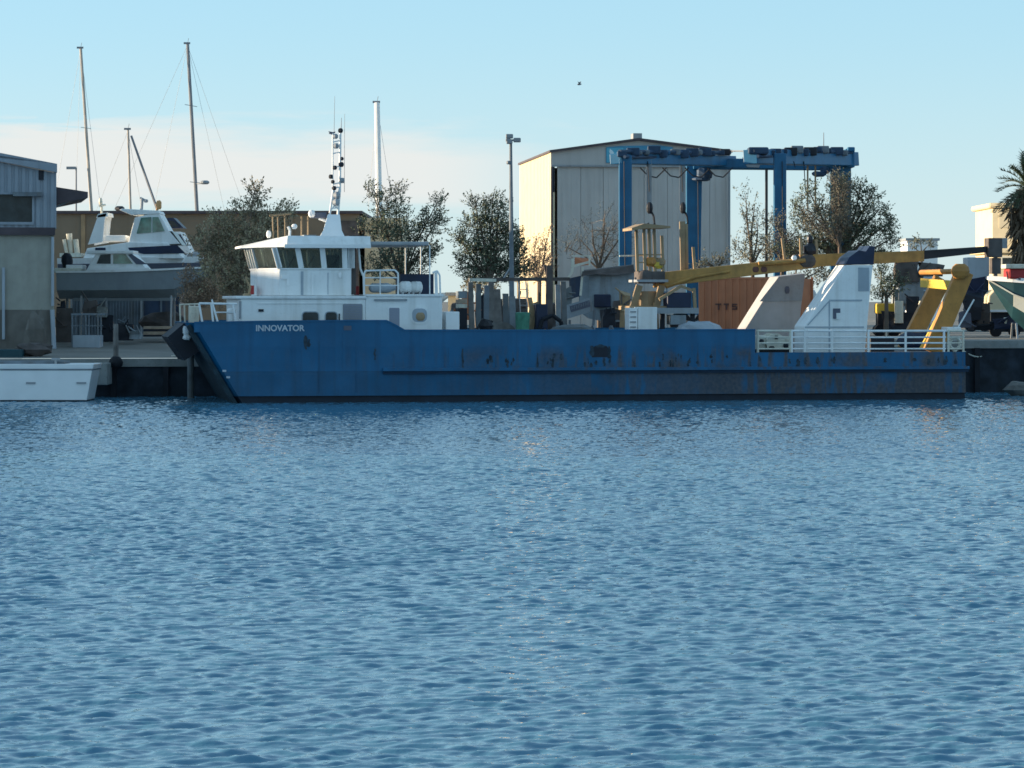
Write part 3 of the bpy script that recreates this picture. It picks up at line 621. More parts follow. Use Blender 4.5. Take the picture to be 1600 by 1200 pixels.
for i_, (pa, pb, lab) in enumerate(((SP(304, 506, 8.8), SP(268, 556, 11.2), 'slack mooring line from the vessel bow to the quay'), (SP(1505, 548, 8.6), SP(1560, 536, 12.5), 'mooring line from the vessel stern to the quay'))):
    k = MB(); pts = [pa.lerp(pb, t_ / 10) - Vector((0, 0, .5 * math.sin(math.pi * t_ / 10))) for t_ in range(11)]; k.path(pts, .03, 5); o_ = tag(k.build('mooring_line', 'cream_paint', frame='S'), lab, 'rope')

for x_ in [2.4 * i_ + 3.1 for i_ in range(14)]:
    if x_ < xs_ - 1: MB().box(x_, x_ + .02, -.010, .005, zr + .14, zr + .14 + (1.7 if x_ < x63 - 1 else .62)).build('weld_seam', 'hull_blue', hull)
for x_ in (xa1 - .9, xa0 + 1.3, xa0 + .4): MB().bar((x_, W0 - .06, zh_ + .12), (x_ + .3, W0 - .06, zh_ + .62), .025).build('wiper', 'dark', whs)

# rust stains with shapes of their own: runs above the rub rail, round the fairlead and at the stern
def stains(spots, nm='rust_stain'):
    k = MB(); r_ = random.Random(9); spots = [q for q in spots if q[0] < 1505]
    for px, py0, py1, w_ in spots:
        a, c_ = SP(px, py0, 0), SP(px, py1, 0); n_ = 6; L, Rr = [], []
        for j in range(n_ + 1):
            z = a.z + (c_.z - a.z) * j / n_; ww = w_ * K * 150 / 2 * (1 - abs(j / n_ - .6) * 1.1) * r_.uniform(.5, 1.2) + .008
            L.append((a.x - ww + r_.uniform(-.03, .03), z)); Rr.append((a.x + ww + r_.uniform(-.03, .03), z))
        for j in range(n_):
            q = [L[j], Rr[j], Rr[j + 1], L[j + 1]]; k.add([(x, -.0155, z) for x, z in q], [(0, 1, 2, 3)])
    return k.build(nm, 'rust_stain', hull)
r_ = random.Random(12); sp_ = [(478, 524, 546, 6), (483, 530, 542, 4), (586, 545, 562, 3), (925, 540, 556, 8), (952, 541, 560, 7), (938, 538, 543, 20), (723, 545, 575, 4), (768, 556, 566, 6), (840, 552, 576, 3), (864, 560, 576, 5)]
for _ in range(34):
    px = r_.choice([r_.gauss(780, 25), r_.gauss(900, 30), r_.gauss(1090, 45), r_.uniform(690, 1178)]); py = r_.uniform(552, 566); sp_.append((px, py, py + r_.uniform(5, 11), r_.uniform(1.5, 5)))
for _ in range(14):
    px = r_.uniform(1185, 1500); py = r_.uniform(556, 562); sp_.append((px, py, py + r_.uniform(5, 12), r_.uniform(2, 7)))
stains(sp_)['kind'] = 'stuff'
# -------------------------------------------------- deck crane (knuckle boom, lying aft)
YC = 4.5
k = MB(); sbox(k, 986, 447, 1036, 483, YC - 1.0, YC + 1.0, 1010); 
ped = MB(); a = SP(1008, 500, YC)
ped.tube((a.x, YC, zd), (a.x, YC, SP(1008, 455, YC).z), 0.75, 0.62, 12)
crane = ped.build('crane', 'tan_paint', ship)
b_ = MB()
for px0, px1 in ((988, 999), (1024, 1034)):
    b_.bar(SP(px0, 484, YC - .7), SP(px1 if px0 > 1000 else px1, 446, YC - .7), .32, .2); b_.bar(SP(px0, 484, YC + .7), SP(px1, 446, YC + .7), .32, .2)
b_.box(SP(975, 483, YC).x, SP(1038, 483, YC).x, YC - 1.3, YC + 1.3, SP(1005, 484, YC).z, SP(1005, 478, YC).z)
b_.build('pedestal_brace', 'tan_paint', crane)
b_ = MB(); b_.box(SP(994, 445, YC).x, SP(1036, 445, YC).x, YC - .5, YC + .5, SP(1010, 443, YC).z, SP(1010, 424, YC).z); b_.blob(SP(1008, 432, YC - .5), .36, .2, .36, 12, 6)
b_.build('slew_housing', 'wreck_dark', crane, bevel=.06)
b_ = MB(); b_.box(SP(990, 440, YC).x, SP(1036, 440, YC).x, YC - 1.2, YC + 1.2, SP(1010, 441, YC).z, SP(1010, 437, YC).z); b_.build('platform', 'grey_paint', crane)
b_ = MB()
for px in (994, 1006, 1014, 1022, 1034): b_.bar(SP(px, 358 if px < 1030 else 368, YC - .4 if px % 4 else YC + .6), SP(px + 2, 424, YC - .4 if px % 4 else YC + .6), .13)
for py in (398, 410): b_.bar(SP(994, py, YC - .4), SP(1035, py, YC - .4), .06)
b_.build('control_frame', 'tan_paint', crane)
b_ = MB(); a, c_, e_ = SP(980, 357, YC), SP(1000, 350, YC), SP(1040, 354, YC)
b_.prism([(a.x, a.z), (c_.x, c_.z), (e_.x, e_.z), (e_.x, e_.z - .1), (c_.x, a.z - .02), (a.x, a.z - .12)], YC - 1.1, YC + 1.1); b_.build('canopy', 'tan_paint', crane)
for px, py, r_, m in ((1017, 409, .32, 'orange'), (1031, 410, .30, 'tan_paint'), (1028, 413, .3, 'yellow')):
    b_ = MB(); b_.blob(SP(px, py, YC - .3), r_, r_, r_ * .9, 8, 5, .1); b_.build('control_valve', m, crane)
b_ = MB(); b_.path([SP(968, 400, YC), SP(1010, 399, YC)], .05); b_.build('hydraulic_pipe', 'cream_paint', crane)
bo = MB()
def taper(mbx, pa, pb, ha, hb, y_, d_):
    a, c_ = SP(*pa, y_), SP(*pb, y_); sc_ = K * (OY + 4 + a.x * math.sin(TH)) / 2
    mbx.prism([(a.x, a.z - ha * sc_), (c_.x, c_.z - hb * sc_), (c_.x, c_.z + hb * sc_), (a.x, a.z + ha * sc_)], y_ - d_ / 2, y_ + d_ / 2)
taper(bo, (1022, 438), (1276, 409), 23, 18, YC, .55)
boom = bo.build('boom', 'ochre', crane, bevel=.03)
bo = MB(); taper(bo, (1248, 408), (1442, 400), 20, 17, YC + .02, .48); bo.build('outer_boom', 'ochre', boom, bevel=.02)
bo = MB(); taper(bo, (1436, 400), (1548, 389), 12, 9, YC, .3); taper(bo, (1440, 393), (1546, 386), 3, 3, YC, .36); bo.build('extension', 'black_paint', boom)
bo = MB(); bo.tube(SP(1040, 448, YC - .32), SP(1085, 433, YC - .32), .1); bo.tube(SP(1080, 434, YC - .32), SP(1140, 424, YC - .32), .07); bo.tube(SP(1185, 412, YC - .4), SP(1258, 407, YC - .4), .11); bo.build('ram', 'ochre', boom)
bo = MB(); bo.blob(SP(1262, 408, YC - .28), .42, .18, .36, 10, 6); bo.blob(SP(1243, 404, YC - .30), .24, .18, .24, 9, 6); bo.build('knuckle_pin', 'wreck_dark', boom)
bo = MB(); bo.blob(SP(1241, 403, YC - .5), .14, .1, .14, 8, 5); bo.build('knuckle_lamp', 'white_clean', boom)
for px in (1181, 1194):
    bo = MB(); a = SP(px, 421, YC - .3); bo.blob((a.x, YC - .28, a.z), .17, .03, .17, 10, 5); bo.build('marking', 'marking_dark', boom)
bo = MB(); bo.box(SP(1541, 385, YC).x, SP(1563, 385, YC).x, YC - .35, YC + .35, SP(1550, 402, YC).z, SP(1550, 372, YC).z); bo.build('boom_head', 'wreck_dark', boom, bevel=.04)
bo = MB(); bo.box(SP(1548, 402, YC).x, SP(1562, 402, YC).x, YC - .2, YC + .2, SP(1550, 428, YC).z, SP(1550, 403, YC).z); bo.build('hook_block', 'wreck_dark', boom)
for grp in (((1066, 346, 1068, 428, .5), (1072, 350, 1073, 428, .16), (1083, 386, 1086, 428, .13)), ((1222, 372, 1226, 405, .11), (1251, 372, 1252, 403, .13), (1275, 374, 1277, 402, .13))):
    for x_, y_a, x2, y_b, w_ in grp:
        bo = MB(); bo.bar(SP(x_, y_a, YC + (.3 if w_ > .15 else -.1)), SP(x2, y_b, YC + (.3 if w_ > .15 else -.1)), w_ if w_ < .4 else .28, .12); bo.build('boom_rest_post', 'tan_paint', boom)
bo = MB(); a = SP(1265, 392, YC); bo.blob((a.x, YC, a.z), .35, .3, .42, 9, 6, .1); bo.blob((a.x + .02, YC, a.z + .55), .16, .16, .25, 8, 6); bo.build('winch', 'black_paint', boom)
# -------------------------------------------------- deck gear amidships
def deck(mbx, name, m, label, cat, **kw):
    return tag(mbx.build(name, m, frame='S', **kw), label, cat)
k = MB(); sbox(k, 983, 481, 996, 520, 2.2, 3.2); k1 = MB(); sbox(k1, 997, 480, 1027, 520, 2.2, 3.4)
t_ = thing('control_cabinet', 'white control cabinet with a vent ladder strip standing below the crane', 'cabinet', (SP(1000, 520, 2.2).x, 2.5, zd), 'S')
k1.build('body', 'white', t_, bevel=.03); k.build('side_panel', 'white_clean', t_)
lv = MB(); [sbox(lv, 985, 486 + 8 * i_, 994, 488 + 8 * i_, 2.16, 2.2) for i_ in range(4)]; lv.build('vent', 'grey_paint', t_)
t_ = thing('hydraulic_power_unit', 'dark hydraulic unit under a pale grey beam right of the white crane cabinet', 'machine', (SP(1060, 520, 3).x, 3.4, zd), 'S')
k = MB(); sbox(k, 1043, 457, 1080, 481, 3, 4); k.build('tank', 'navy', t_, bevel=.04)
k = MB(); sbox(k, 1026, 481, 1092, 490, 2.8, 4.2); k.build('skid_beam', 'grey_paint', t_)
k = MB(); k.bar(SP(1030, 468, 2.95), SP(1064, 447, 2.95), .14); k.bar(SP(1064, 447, 2.95), SP(1085, 455, 2.95), .12); k.bar(SP(1084, 450, 2.95), SP(1086, 482, 2.95), .15); k.build('frame', 'tan_paint', t_)
k = MB(); sbox(k, 1048, 492, 1072, 507, 2.9, 3.8); k.build('bin', 'wreck_grey', t_)
k = MB()
for px in (1035, 1082): k.bar(SP(px, 490, 3.4), (SP(px, 490, 3.4).x, 3.4, zd), .2)
k.each('leg', 'dark', t_)
k = MB(); k.blob((SP(1092, 512, 2.6).x, 2.6, zd + 1.1), 1.2, .7, .45, 12, 6, .12); k.v = [(x, y, max(z, zd)) for x, y, z in k.v]
deck(k, 'tarpaulin', 'boat_grey_pale', 'crumpled pale tarpaulin heaped on deck before the red container', 'tarpaulin')
k = MB(); k.blob((SP(1080, 490, 4.6).x, 4.8, zd + 1.0), .7, .6, .6, 9, 6, .15); deck(k, 'net_bundle', 'dark', 'dark bundle of netting on deck under the crane boom', 'net')
# junk along the midships deck
tb = thing('gallows', 'brown steel gallows frame with long top bar standing on the midships deck', 'frame', (SP(800, 515, 6).x, 6, zd), 'S')
k = MB(); k.bar(SP(732, 437, 6), SP(890, 436, 6), .17); k.build('top_bar', 'wreck_dark', tb)
k = MB(); k.bar(SP(858, 415, 6), (SP(858, 415, 6).x, 6, zd), .30); k.bar(SP(851, 414, 6), SP(855, 432, 6), .12); k.build('post', 'wreck_dark', tb)
for px in (811, 844): k = MB(); k.bar(SP(px, 438, 6), (SP(px, 438, 6).x, 6, zd), .1); k.build('post', 'wreck_dark', tb)
k = MB(); k.bar(SP(733, 437, 5.9), SP(775, 438, 5.9), .15); k.build('bar_cover', 'cream_paint', tb)
gx = 0
for i_, (px0, px1, pt, m) in enumerate(((733, 741, 441, 'timber'), (742, 750, 444, 'pile_grey'), (754, 762, 446, 'fence_grey'), (763, 772, 441, 'timber'), (773, 785, 452, 'timber'), (786, 795, 459, 'pile_grey'), (796, 806, 463, 'wreck_grey'), (868, 876, 445, 'wreck_grey'), (878, 886, 440, 'pile_grey'))):
    a, c_ = SP(px0, pt, 6.9), SP(px1, 515, 6.9); k = MB(); dx = rnd.uniform(-.1, .1)
    k.bar(((a.x + c_.x) / 2 + dx, 6.9 + .05 * i_, a.z), ((a.x + c_.x) / 2, 6.6, zd), c_.x - a.x, .12)
    lab = ['leftmost weathered board of the row leaning on the deck frame', 'second grey board leaning on the deck frame, beside the leftmost board', 'bluish slab leaning on the deck frame under the pale bar cover', 'tall brownish board leaning in the middle of the deck frame', 'widest board leaning on the deck frame', 'grey board leaning just right of the widest board', 'rightmost board of the row leaning beside the green tub', 'grey slab leaning just right of the thick brown post', 'grey slab leaning between thick brown post and old boat'][i_]
    o_ = deck(k, 'board', m, lab, 'board'); o_['group'] = 'boards leaning on the deck frame'
k = MB(); zz = zd; a, c_ = SP(805, 500, 4), SP(828, 500, 4)
k.loft([[(a.x + (c_.x - a.x) * (.5 + .5 * f_ * math.cos(u_)), 4 + .4 * f_ * math.sin(u_), z_) for u_ in [k_ * math.pi / 5 for k_ in range(10)]] for z_, f_ in ((zd, .8), (SP(815, 489, 4).z, 1.0), (SP(815, 488, 4).z, .8))])
deck(k, 'tub', 'green_bin', 'faded green tub on deck right of the leaning boards', 'tub')
k = MB(); k.bar(SP(827, 465, 5), SP(834, 500, 5), .22); k.bar(SP(834, 495, 4.9), SP(830, 515, 4.9), .2); deck(k, 'prop', 'tan_paint', 'yellowish prop leaning on deck beside the green tub', 'prop')
k = MB(); k.bar(SP(745, 514, 3), SP(754, 499, 3), .12); k.bar(SP(754, 499, 3), SP(770, 503, 3), .1); k.blob(SP(760, 509, 3), .35, .3, .32, 9, 6, .1); deck(k, 'hose_reel', 'black_paint', 'black hose reel with pale bracket low on the midships deck', 'reel')
k = MB(); sbox(k, 718, 470, 728, 484, 6.5, 7.2); k.build
t_ = thing('pallet_stack', 'small stack of pale crates beside the white deck cabinet', 'crates', (SP(724, 500, 6.5).x, 6.9, zd), 'S')
for pa, pb, m in ((455, 466, 'wreck_grey'), (467, 474, 'pallet'), (475, 481, 'cream_paint'), (482, 516, 'dark')):
    k = MB(); sbox(k, 716, pa, 730, pb, 6.5, 7.3); k.build('crate', m, t_)
k = MB(); sbox(k, 838, 475, 856, 514, 4.4, 5.4); deck(k, 'steel_drum_rack', 'navy', 'dark blue locker on deck at the foot of the thick brown post', 'locker', bevel=.04)
k = MB(); k.blob((SP(895, 512, 3.5).x, 3.5, zd + 1.05), 1.1, .5, .35, 10, 6, .12); k.v = [(x, y, max(z, zd)) for x, y, z in k.v]; deck(k, 'rope_heap', 'pile_grey', 'grey heap of rope on deck below the tilted sign board', 'rope')
# -------------------------------------------------- funnels
def funnel(pts, y0, y1, m, cap=None):
    pp = [SP(px, py, y0) for px, py in pts]
    return MB().prism([(p.x, p.z) for p in pp], y0, y1)
zfu = zd + .013
f2 = [(1256, 555), (1256, 510), (1322, 414), (1345, 414), (1364, 414), (1360, 455), (1351, 555)]
fo = funnel(f2, .95, 2.75, 'white').build('funnel', 'white', ship, bevel=.04)
cap = [SP(px, py, .95) for px, py in ((1321, 413), (1327, 402), (1342, 391), (1353, 393), (1359, 384), (1367, 385), (1365, 413))]
MB().prism([(p.x, p.z) for p in cap], .95, 2.75).build('cap', 'navy', fo)
k = MB(); sbox(k, 1258, 510, 1350, 512.5, .92, .95); sbox(k, 1296, 468, 1347, 470.5, .92, .95); sbox(k, 1295, 470, 1297, 550, .93, .95); k.build('panel_seam', 'boat_grey_pale', fo)
k = MB(); a = SP(1296, 469, .93); k.bar(SP(1262, 508, .93), SP(1296, 470, .93), .05, .03); k.build('panel_seam', 'boat_grey_pale', fo)
k = MB(); sbox(k, 1302, 482, 1313, 498, .9, .95); k.build('vent', 'marking', fo); k = MB(); sbox(k, 1307, 489, 1313, 499, .88, .9); k.build('vent_flap', 'white', fo)
k = MB(); sbox(k, 1341, 418, 1358, 455, .93, .95); k.build('side_panel', 'boat_grey_pale', fo)
f1 = [(1150, 545), (1165, 513), (1216, 432), (1258, 427), (1252, 480), (1246, 545)]
fo = funnel(f1, 6.3, 8.0, 'funnel_grey').build('funnel', 'funnel_grey', ship, bevel=.04)
f1u = [SP(px, py, 6.28) for px, py in ((1186, 471), (1216, 432.5), (1257, 428), (1252, 470))]
MB().prism([(p.x + .03, p.z) for p in f1u], 6.27, 6.3).build('upper_panel', 'grey_paint', fo)
k = MB(); k.blob(SP(1230, 453, 6.24), .13, .03, .22, 8, 5); k.build('vent', 'marking', fo)
fo['label'] = 'grey exhaust funnel on the far side of the deck'
# -------------------------------------------------- stern A-frame
t_ = MB(); Yn, Yf = 1.7, 7.3
for y_, b0, b1 in ((Yn, (1456, 550), (1507, 424)), (Yf, (1415, 545), (1472, 436))):
    k = MB(); a, c_ = SP(*b0, y_), SP(*b1, y_); a.z = zd
    k.bar(a, c_, .86, .42)
    if y_ == Yn: af = k.build('a_frame', 'a_frame', ship, bevel=.03); af['label'] = 'ochre stern A-frame leaning aft'
    else: k.build('leg', 'a_frame', af, bevel=.03)
k = MB(); a = SP(1497, 424, Yn); c2 = SP(1462, 424, Yf); k.bar((a.x - .1, Yn - .35, a.z), (a.x - .1, Yf + .2, a.z), .26, .3) 
k.build('head_beam', 'a_frame', af, bevel=.12)
k = MB(); k.blob((a.x + .02, Yn - .3, a.z - .0), .48, .25, .42, 12, 6); k.build('head_plate', 'a_frame', af)
k = MB(); e_ = SP(1477, 446, 3.2); k.bar((e_.x, 2.0, e_.z), (e_.x, 6.9, e_.z + .15), .45, .3); k.build('cross_beam', 'yellow', af, bevel=.03)  # sunlit yellow put into this beam's colour
k = MB(); k.tube(SP(1440, 545, 3.0), SP(1480, 470, 3.0), .12); k.tube(SP(1472, 484, 3.0), SP(1494, 446, 3.0), .17); k.build('ram', 'yellow', af)
k = MB(); k.path([SP(1458, 514, Yn + .4), SP(1492, 455, Yn + .4)], .07); k.build('hose', 'cream_paint', af)
k = MB(); k.tube(SP(1497, 512, 1.0), SP(1522, 468, 1.0), .04); k.build('stay', 'white', af)
# -------------------------------------------------- stern rails
def railseg(x0, x1, y_, m, posts_, ys=(517, 527, 536, 545)):
    k = MB()
    for py in ys: a, c_ = SP(x0, py, y_), SP(x1, py, y_); k.tube((a.x, y_, SP((x0 + x1) / 2, py, y_).z), (c_.x, y_, SP((x0 + x1) / 2, py, y_).z), .04 if py > 520 else .055)
    for px in posts_: a = SP(px, 515, y_); k.tube((a.x, y_, zd), (a.x, y_, a.z), .06)
    return k.build('railing', m, ship)
railseg(1182, 1236, .25, 'cream_paint', (1184, 1235)); railseg(1237, 1260, .25, 'white', (1237, 1257)); railseg(1262, 1354, .25, 'white', (1300,))
railseg(1356, 1478, .25, 'white', (1357, 1415, 1475)); railseg(1480, 1507, .25, 'cream_paint', (1482, 1505))
k = MB()
for py in (518, 530, 541): k.tube(SP(1380, py, BEAM - .2), SP(1470, py, BEAM - .2), .04)
for px in (1385, 1425, 1465): a = SP(px, 516, BEAM - .2); k.tube((a.x, a.y, zd), (a.x, a.y, a.z), .05)
k.build('railing', 'cream_paint', ship)
k = MB(); sbox(k, 1480, 511, 1502, 519, .5, 1.5); k.build('rail_box', 'white', ship, bevel=.04)
wi = thing('winch', 'cream painted deck winch behind the rails forward of the white funnel', 'winch', (SP(1208, 550, 1.5).x, 1.6, zd), 'S')
k = MB(); a = SP(1208, 536, 1.5); k.tube((a.x, 1.0, a.z), (a.x, 2.2, a.z), .34, .34, 12); k.build('drum', 'cream_paint', wi)
k = MB()
for y_ in (.95, 2.2): k.tube((a.x, y_, a.z), (a.x, y_ + .08, a.z), .48, .48, 14)
k.each('flange', 'cream_paint', wi)
k = MB(); sbox(k, 1186, 524, 1197, 550, 1.2, 2.2); sbox(k, 1222, 528, 1234, 550, 1.2, 2.2); k.each('motor', 'cream_paint', wi, bevel=.04)
k = MB(); sbox(k, 1184, 546, 1236, 551, .8, 2.4); k.build('base', 'rubber', wi)
k = MB()
for px, py, r_ in ((1190, 533, .12), (1206, 545, .16), (1228, 540, .14), (1213, 527, .1)): k.blob(SP(px, py, .9), r_, .08, r_, 8, 5)
k.each('fitting', 'dark', wi)
k = MB(); a = SP(1492, 537, 1.6)
for j_ in range(12):
    u0, u1 = 2 * math.pi * j_ / 12, 2 * math.pi * (j_ + 1) / 12; k.tube((a.x + .28 * math.cos(u0), 1.6, a.z + .28 * math.sin(u0)), (a.x + .28 * math.cos(u1), 1.6, a.z + .28 * math.sin(u1)), .09, .09, 6)
k.tube((a.x, 1.6, a.z - .3), (a.x, 1.6, zd), .1); k.build('roller', 'cream_paint', ship)
k = MB(); sbox(k, 1360, 528, 1398, 553, 3, 4.4); deck(k, 'deck_box', 'dark', 'dark deck box behind the stern rails between funnel and A-frame', 'box', bevel=.05)
k = MB(); k.blob((SP(1430, 545, 5.5).x, 5.4, zd + .5), 1.0, .7, .5, 10, 6, .1); deck(k, 'rope_coil', 'navy', 'dark coil of rope on the stern deck under the A-frame', 'rope')

# more deck clutter between the deckhouse and the crane
def dq(px, y_): return (SP(px, 515, y_).x, y_, zd)
gbt = None
for i_ in range(4):
    x_, y_, z_ = dq(706 + i_ * 5, 7.4); k = MB(); k.tube((x_, y_, z_), (x_, y_, z_ + 1.9 + .05 * i_), .11); k.blob((x_, y_, z_ + 1.95 + .05 * i_), .1, .1, .14, 7, 5)
    o_ = k.build('gas_bottle', 'container_red' if i_ % 2 else 'wreck_grey', None, frame='S')
    tag(o_, ('leftmost grey gas bottle behind the white deck cabinet', 'red gas bottle between two grey ones behind the deck cabinet', 'grey gas bottle between two red ones behind the deck cabinet', 'rightmost red gas bottle behind the white deck cabinet')[i_], 'gas bottle', 'gas bottles behind the deck cabinet')
t_ = thing('cable_drum', 'wooden cable drum standing on edge among the leaning boards', 'cable drum', dq(782, 5.2), 'S'); x_, y_, z_ = dq(782, 5.2)
for dy in (-.45, .35): k = MB(); k.tube((x_, y_ + dy, z_ + .75), (x_, y_ + dy + .1, z_ + .75), .75, .75, 16); k.build('flange', 'timber', t_)
k = MB(); k.tube((x_, y_ - .35, z_ + .75), (x_, y_ + .35, z_ + .75), .45, .45, 12); k.build('cable', 'dark', t_)
t_ = thing('pipe_bundle', 'bundle of rusty pipes propped against the thick brown post', 'pipes', dq(846, 5.6), 'S'); x_, y_, z_ = dq(846, 5.6)
for i_ in range(6): k = MB(); k.tube((x_ - .5 + i_ * .16, y_ + .1 * (i_ % 2), z_), (x_ - .1 + i_ * .10, y_ + .5, z_ + 2.0 + .25 * math.sin(i_ * 2.1)), .05, .05, 6); k.build('pipe', ('wreck_dark', 'tan_paint', 'pile_grey')[i_ % 3], t_)
t_ = thing('dredge_pump', 'rusty dredge pump with bent hose on deck before the old boat', 'pump', dq(870, 4.2), 'S'); x_, y_, z_ = dq(870, 4.2)
k = MB(); k.tube((x_, y_ - .3, z_ + .6), (x_, y_ + .3, z_ + .6), .55, .5, 12); k.build('casing', 'wreck_dark', t_)
k = MB(); k.path([(x_ + .3, y_, z_ + 1.0), (x_ + .2, y_, z_ + 1.5), (x_ - .2, y_, z_ + 1.8), (x_ - .7, y_, z_ + 1.6), (x_ - .9, y_, z_ + 1.0), (x_ - 1.0, y_, z_)], .1, 8); k.build('hose', 'rubber', t_)
k = MB(); k.box(x_ - .7, x_ + .9, y_ - .4, y_ + .5, z_, z_ + .2); k.build('base', 'fence_grey', t_)
t_ = thing('ladder', 'aluminium ladder leaning on the gallows top bar', 'ladder', dq(820, 6.4), 'S')
a, c_ = SP(822, 514, 5.6), SP(816, 440, 5.85); a.z = zd
for dx in (-.18, .18): k = MB(); k.bar(a + Vector((dx, 0, 0)), c_ + Vector((dx, 0, 0)), .05); k.build('rail', 'galv', t_)
k = MB(); [k.bar(a.lerp(c_, i_ / 9) + Vector((-.18, 0, 0)), a.lerp(c_, i_ / 9) + Vector((.18, 0, 0)), .04) for i_ in range(1, 9)]; k.build('rungs', 'galv', t_)
t_ = thing('trawl_winch', 'rusty double winch on deck left of the white crane cabinet', 'winch', dq(955, 4.6), 'S'); x_, y_, z_ = dq(955, 4.6)
for dx in (-.5, .5): k = MB(); k.tube((x_ + dx - .35, y_, z_ + .7), (x_ + dx + .35, y_, z_ + .7), .38, .38, 12); k.build('drum', 'wreck_dark', t_)
for dx in (-.9, 0, .9): k = MB(); k.tube((x_ + dx - .04, y_, z_ + .7), (x_ + dx + .04, y_, z_ + .7), .62, .62, 14); k.build('flange', 'fence_grey', t_)
k = MB(); k.box(x_ - 1.1, x_ + 1.1, y_ - .5, y_ + .5, z_, z_ + .16); k.build('base', 'dark', t_)
t_ = thing('fish_crates', 'uneven stack of faded crates at the foot of the gallows', 'crates', dq(795, 3.6), 'S'); x_, y_, z_ = dq(795, 3.6)
for i_, (dx, dz, m) in enumerate(((-.4, 0, 'wreck_grey'), (.35, 0, 'pallet'), (-.35, .36, 'marking'), (.3, .36, 'wreck_grey'), (-.1, .72, 'cream_paint'))): k = MB(); k.box(x_ + dx - .33, x_ + dx + .33, y_ - .25, y_ + .25, z_ + dz, z_ + dz + .34); k.build('crate', m, t_, bevel=.03)
# ================================================================ boats by generic hull loft
def hull_rings(x0, x1, y, zk, zs, bw, bowz=0.5, sgn=1, n=9, flare=.75, tr=0.85):
    """x0 stern, x1 bow (world), y centre, zk keel z, zs sheer z at stern, bw beam"""
    out = []
    for i in range(n):
        t = i / (n - 1); hb = bw / 2 * (tr + (1 - tr) * min(1, t * 3)) * (1 - max(0, (t - .45) / .55) ** 2.2) + .03
        z1 = zs + bowz * t ** 2; rise = (zs + bowz - zk) * max(0, (t - .72) / .28) ** 1.6 * .92; z0 = zk + rise
        x = x0 + (x1 - x0) * t; hc = hb * flare; zc = z0 + (z1 - z0) * .32
        out.append([(x, y - hb, z1), (x, y - hc - (hb - hc) * .3, zc), (x, y, z0), (x, y + hc + (hb - hc) * .3, zc), (x, y + hb, z1)])
    return out
# ---- white boat moored at the left edge
D = 151.5
wb = thing('motor_boat', 'white motor boat moored at the quay, cut off by the left edge', 'boat', P(40, 628, D), 'W')
xl, xr = P(-190, 600, D).x, P(146, 600, 150.2).x; zt_ = P(70, 569, 150).z; zmid = P(70, 577, 150).z
xr2 = P(136, 627, 150.2).x
def wring(z, ins, xr_): return [(xl + 2.5, 150 + ins, z), (xr_, 150 + ins, z), (xr_, 153 - ins, z), (xl + 2.5, 153 - ins, z), (xl, 151.5, z)]
MB().loft([wring(-.5, .2, xr2 - .2), wring(.08, .12, xr2)]).build('bottom', 'antifoul', wb)
MB().loft([wring(.08, .10, xr2), wring(zmid, 0, xr - .03)]).build('hull', 'white_clean', wb, bevel=.02)
MB().loft([wring(zmid, -.0, xr), wring(zmid + .03, -.03, xr), wring(zt_, -.05, xr + .04)]).build('gunwale', 'white_clean', wb, bevel=.02)
MB().loft([wring(zmid - .05, -.02, xr - .02), wring(zmid + .001, -.02, xr - .02)]).build('rub_strake', 'fence_grey', wb)
for px in (48, 127):
    k = MB(); a = P(px, 598, 150); k.box(a.x - .22, a.x + .22, 149.99, 150.1, a.z - .05, a.z + .03); k.build('exhaust_vent', 'grey_paint', wb)
k = MB(); a = P(90, 566, 151); k.tube((a.x, 150.4, zt_), (a.x, 150.4, zt_ + .25), .06); k.tube((a.x - .2, 150.4, zt_ + .22), (a.x + .2, 150.4, zt_ + .22), .05); k.build('cleat', 'galv', wb)
k = MB(); k.box(xl + 4, xr - 1.4, 150.5, 152.4, zt_ - .02, zt_ + .12); k.build('hatch', 'fence_grey', wb)
# ================================================================ left workshop building
D = 168
sh = thing('workshop', 'tall workshop with ribbed grey upper wall and beige lower wall at the left edge', 'building', P(40, 546, D))
zb_ = gz(-25, D) - .1; xR = P(84, 400, D).x; xL = P(-60, 400, D).x
zsp = P(40, 357, D).z; zeav = P(84, 270, D).z
slope = (P(0, 240, D).z - P(84, 256, D).z) / (P(84, 0, D).x - P(0, 0, D).x)
zt_at = lambda x: P(84, 256, D).z + (xR - x) * slope if x > xR - 8.2 else P(84, 256, D).z + 8.2 * slope - (xR - 8.2 - x) * slope
DB = D + 12
MB().prism([(xL, zb_), (xR, zb_), (xR, zsp), (xL, zsp)], D, DB).build('lower_wall', 'shed_beige', sh)
x_, zl0 = xL, P(0, 485, D).z
MB().box(xL, xR + .02, D - .05, D + .01, zb_, P(40, 484, D).z).build('plinth', 'shed_base', sh)
# ribbed upper wall with window opening
wx0, wx1, wz0, wz1 = xL + .4, P(50, 0, D).x, P(20, 347, D).z, P(20, 304, D).z
rib = MB(); n_ = int((xR - xL) / .36)
zu = lambda x: zt_at(x) - .45
for i in range(n_ * 2):
    a, c_ = xL + (xR - xL) * i / (n_ * 2), xL + (xR - xL) * (i + 1) / (n_ * 2); off = (-.10 if i % 2 else -.04)
    def pc(z0, z1a, z1c): rib.ring([(a, D + off - .0, z0), (c_, D + off - .0, z0), (c_, D + .15, z0), (a, D + .15, z0)], [(a, D + off, z1a), (c_, D + off, z1c), (c_, D + .15, z1c), (a, D + .15, z1a)])
    if wx0 < (a + c_) / 2 < wx1: pc(zsp, wz0, wz0); pc(wz1, zu(a), zu(c_))
    else: pc(zsp, zu(a), zu(c_))
up = rib.build('upper_wall', 'shed_ribbed', sh)
MB().box(xR - .02, xR + .12, D - .06, DB, zsp, zt_at(xR) - .4).build('side_wall', 'shed_ribbed', sh)
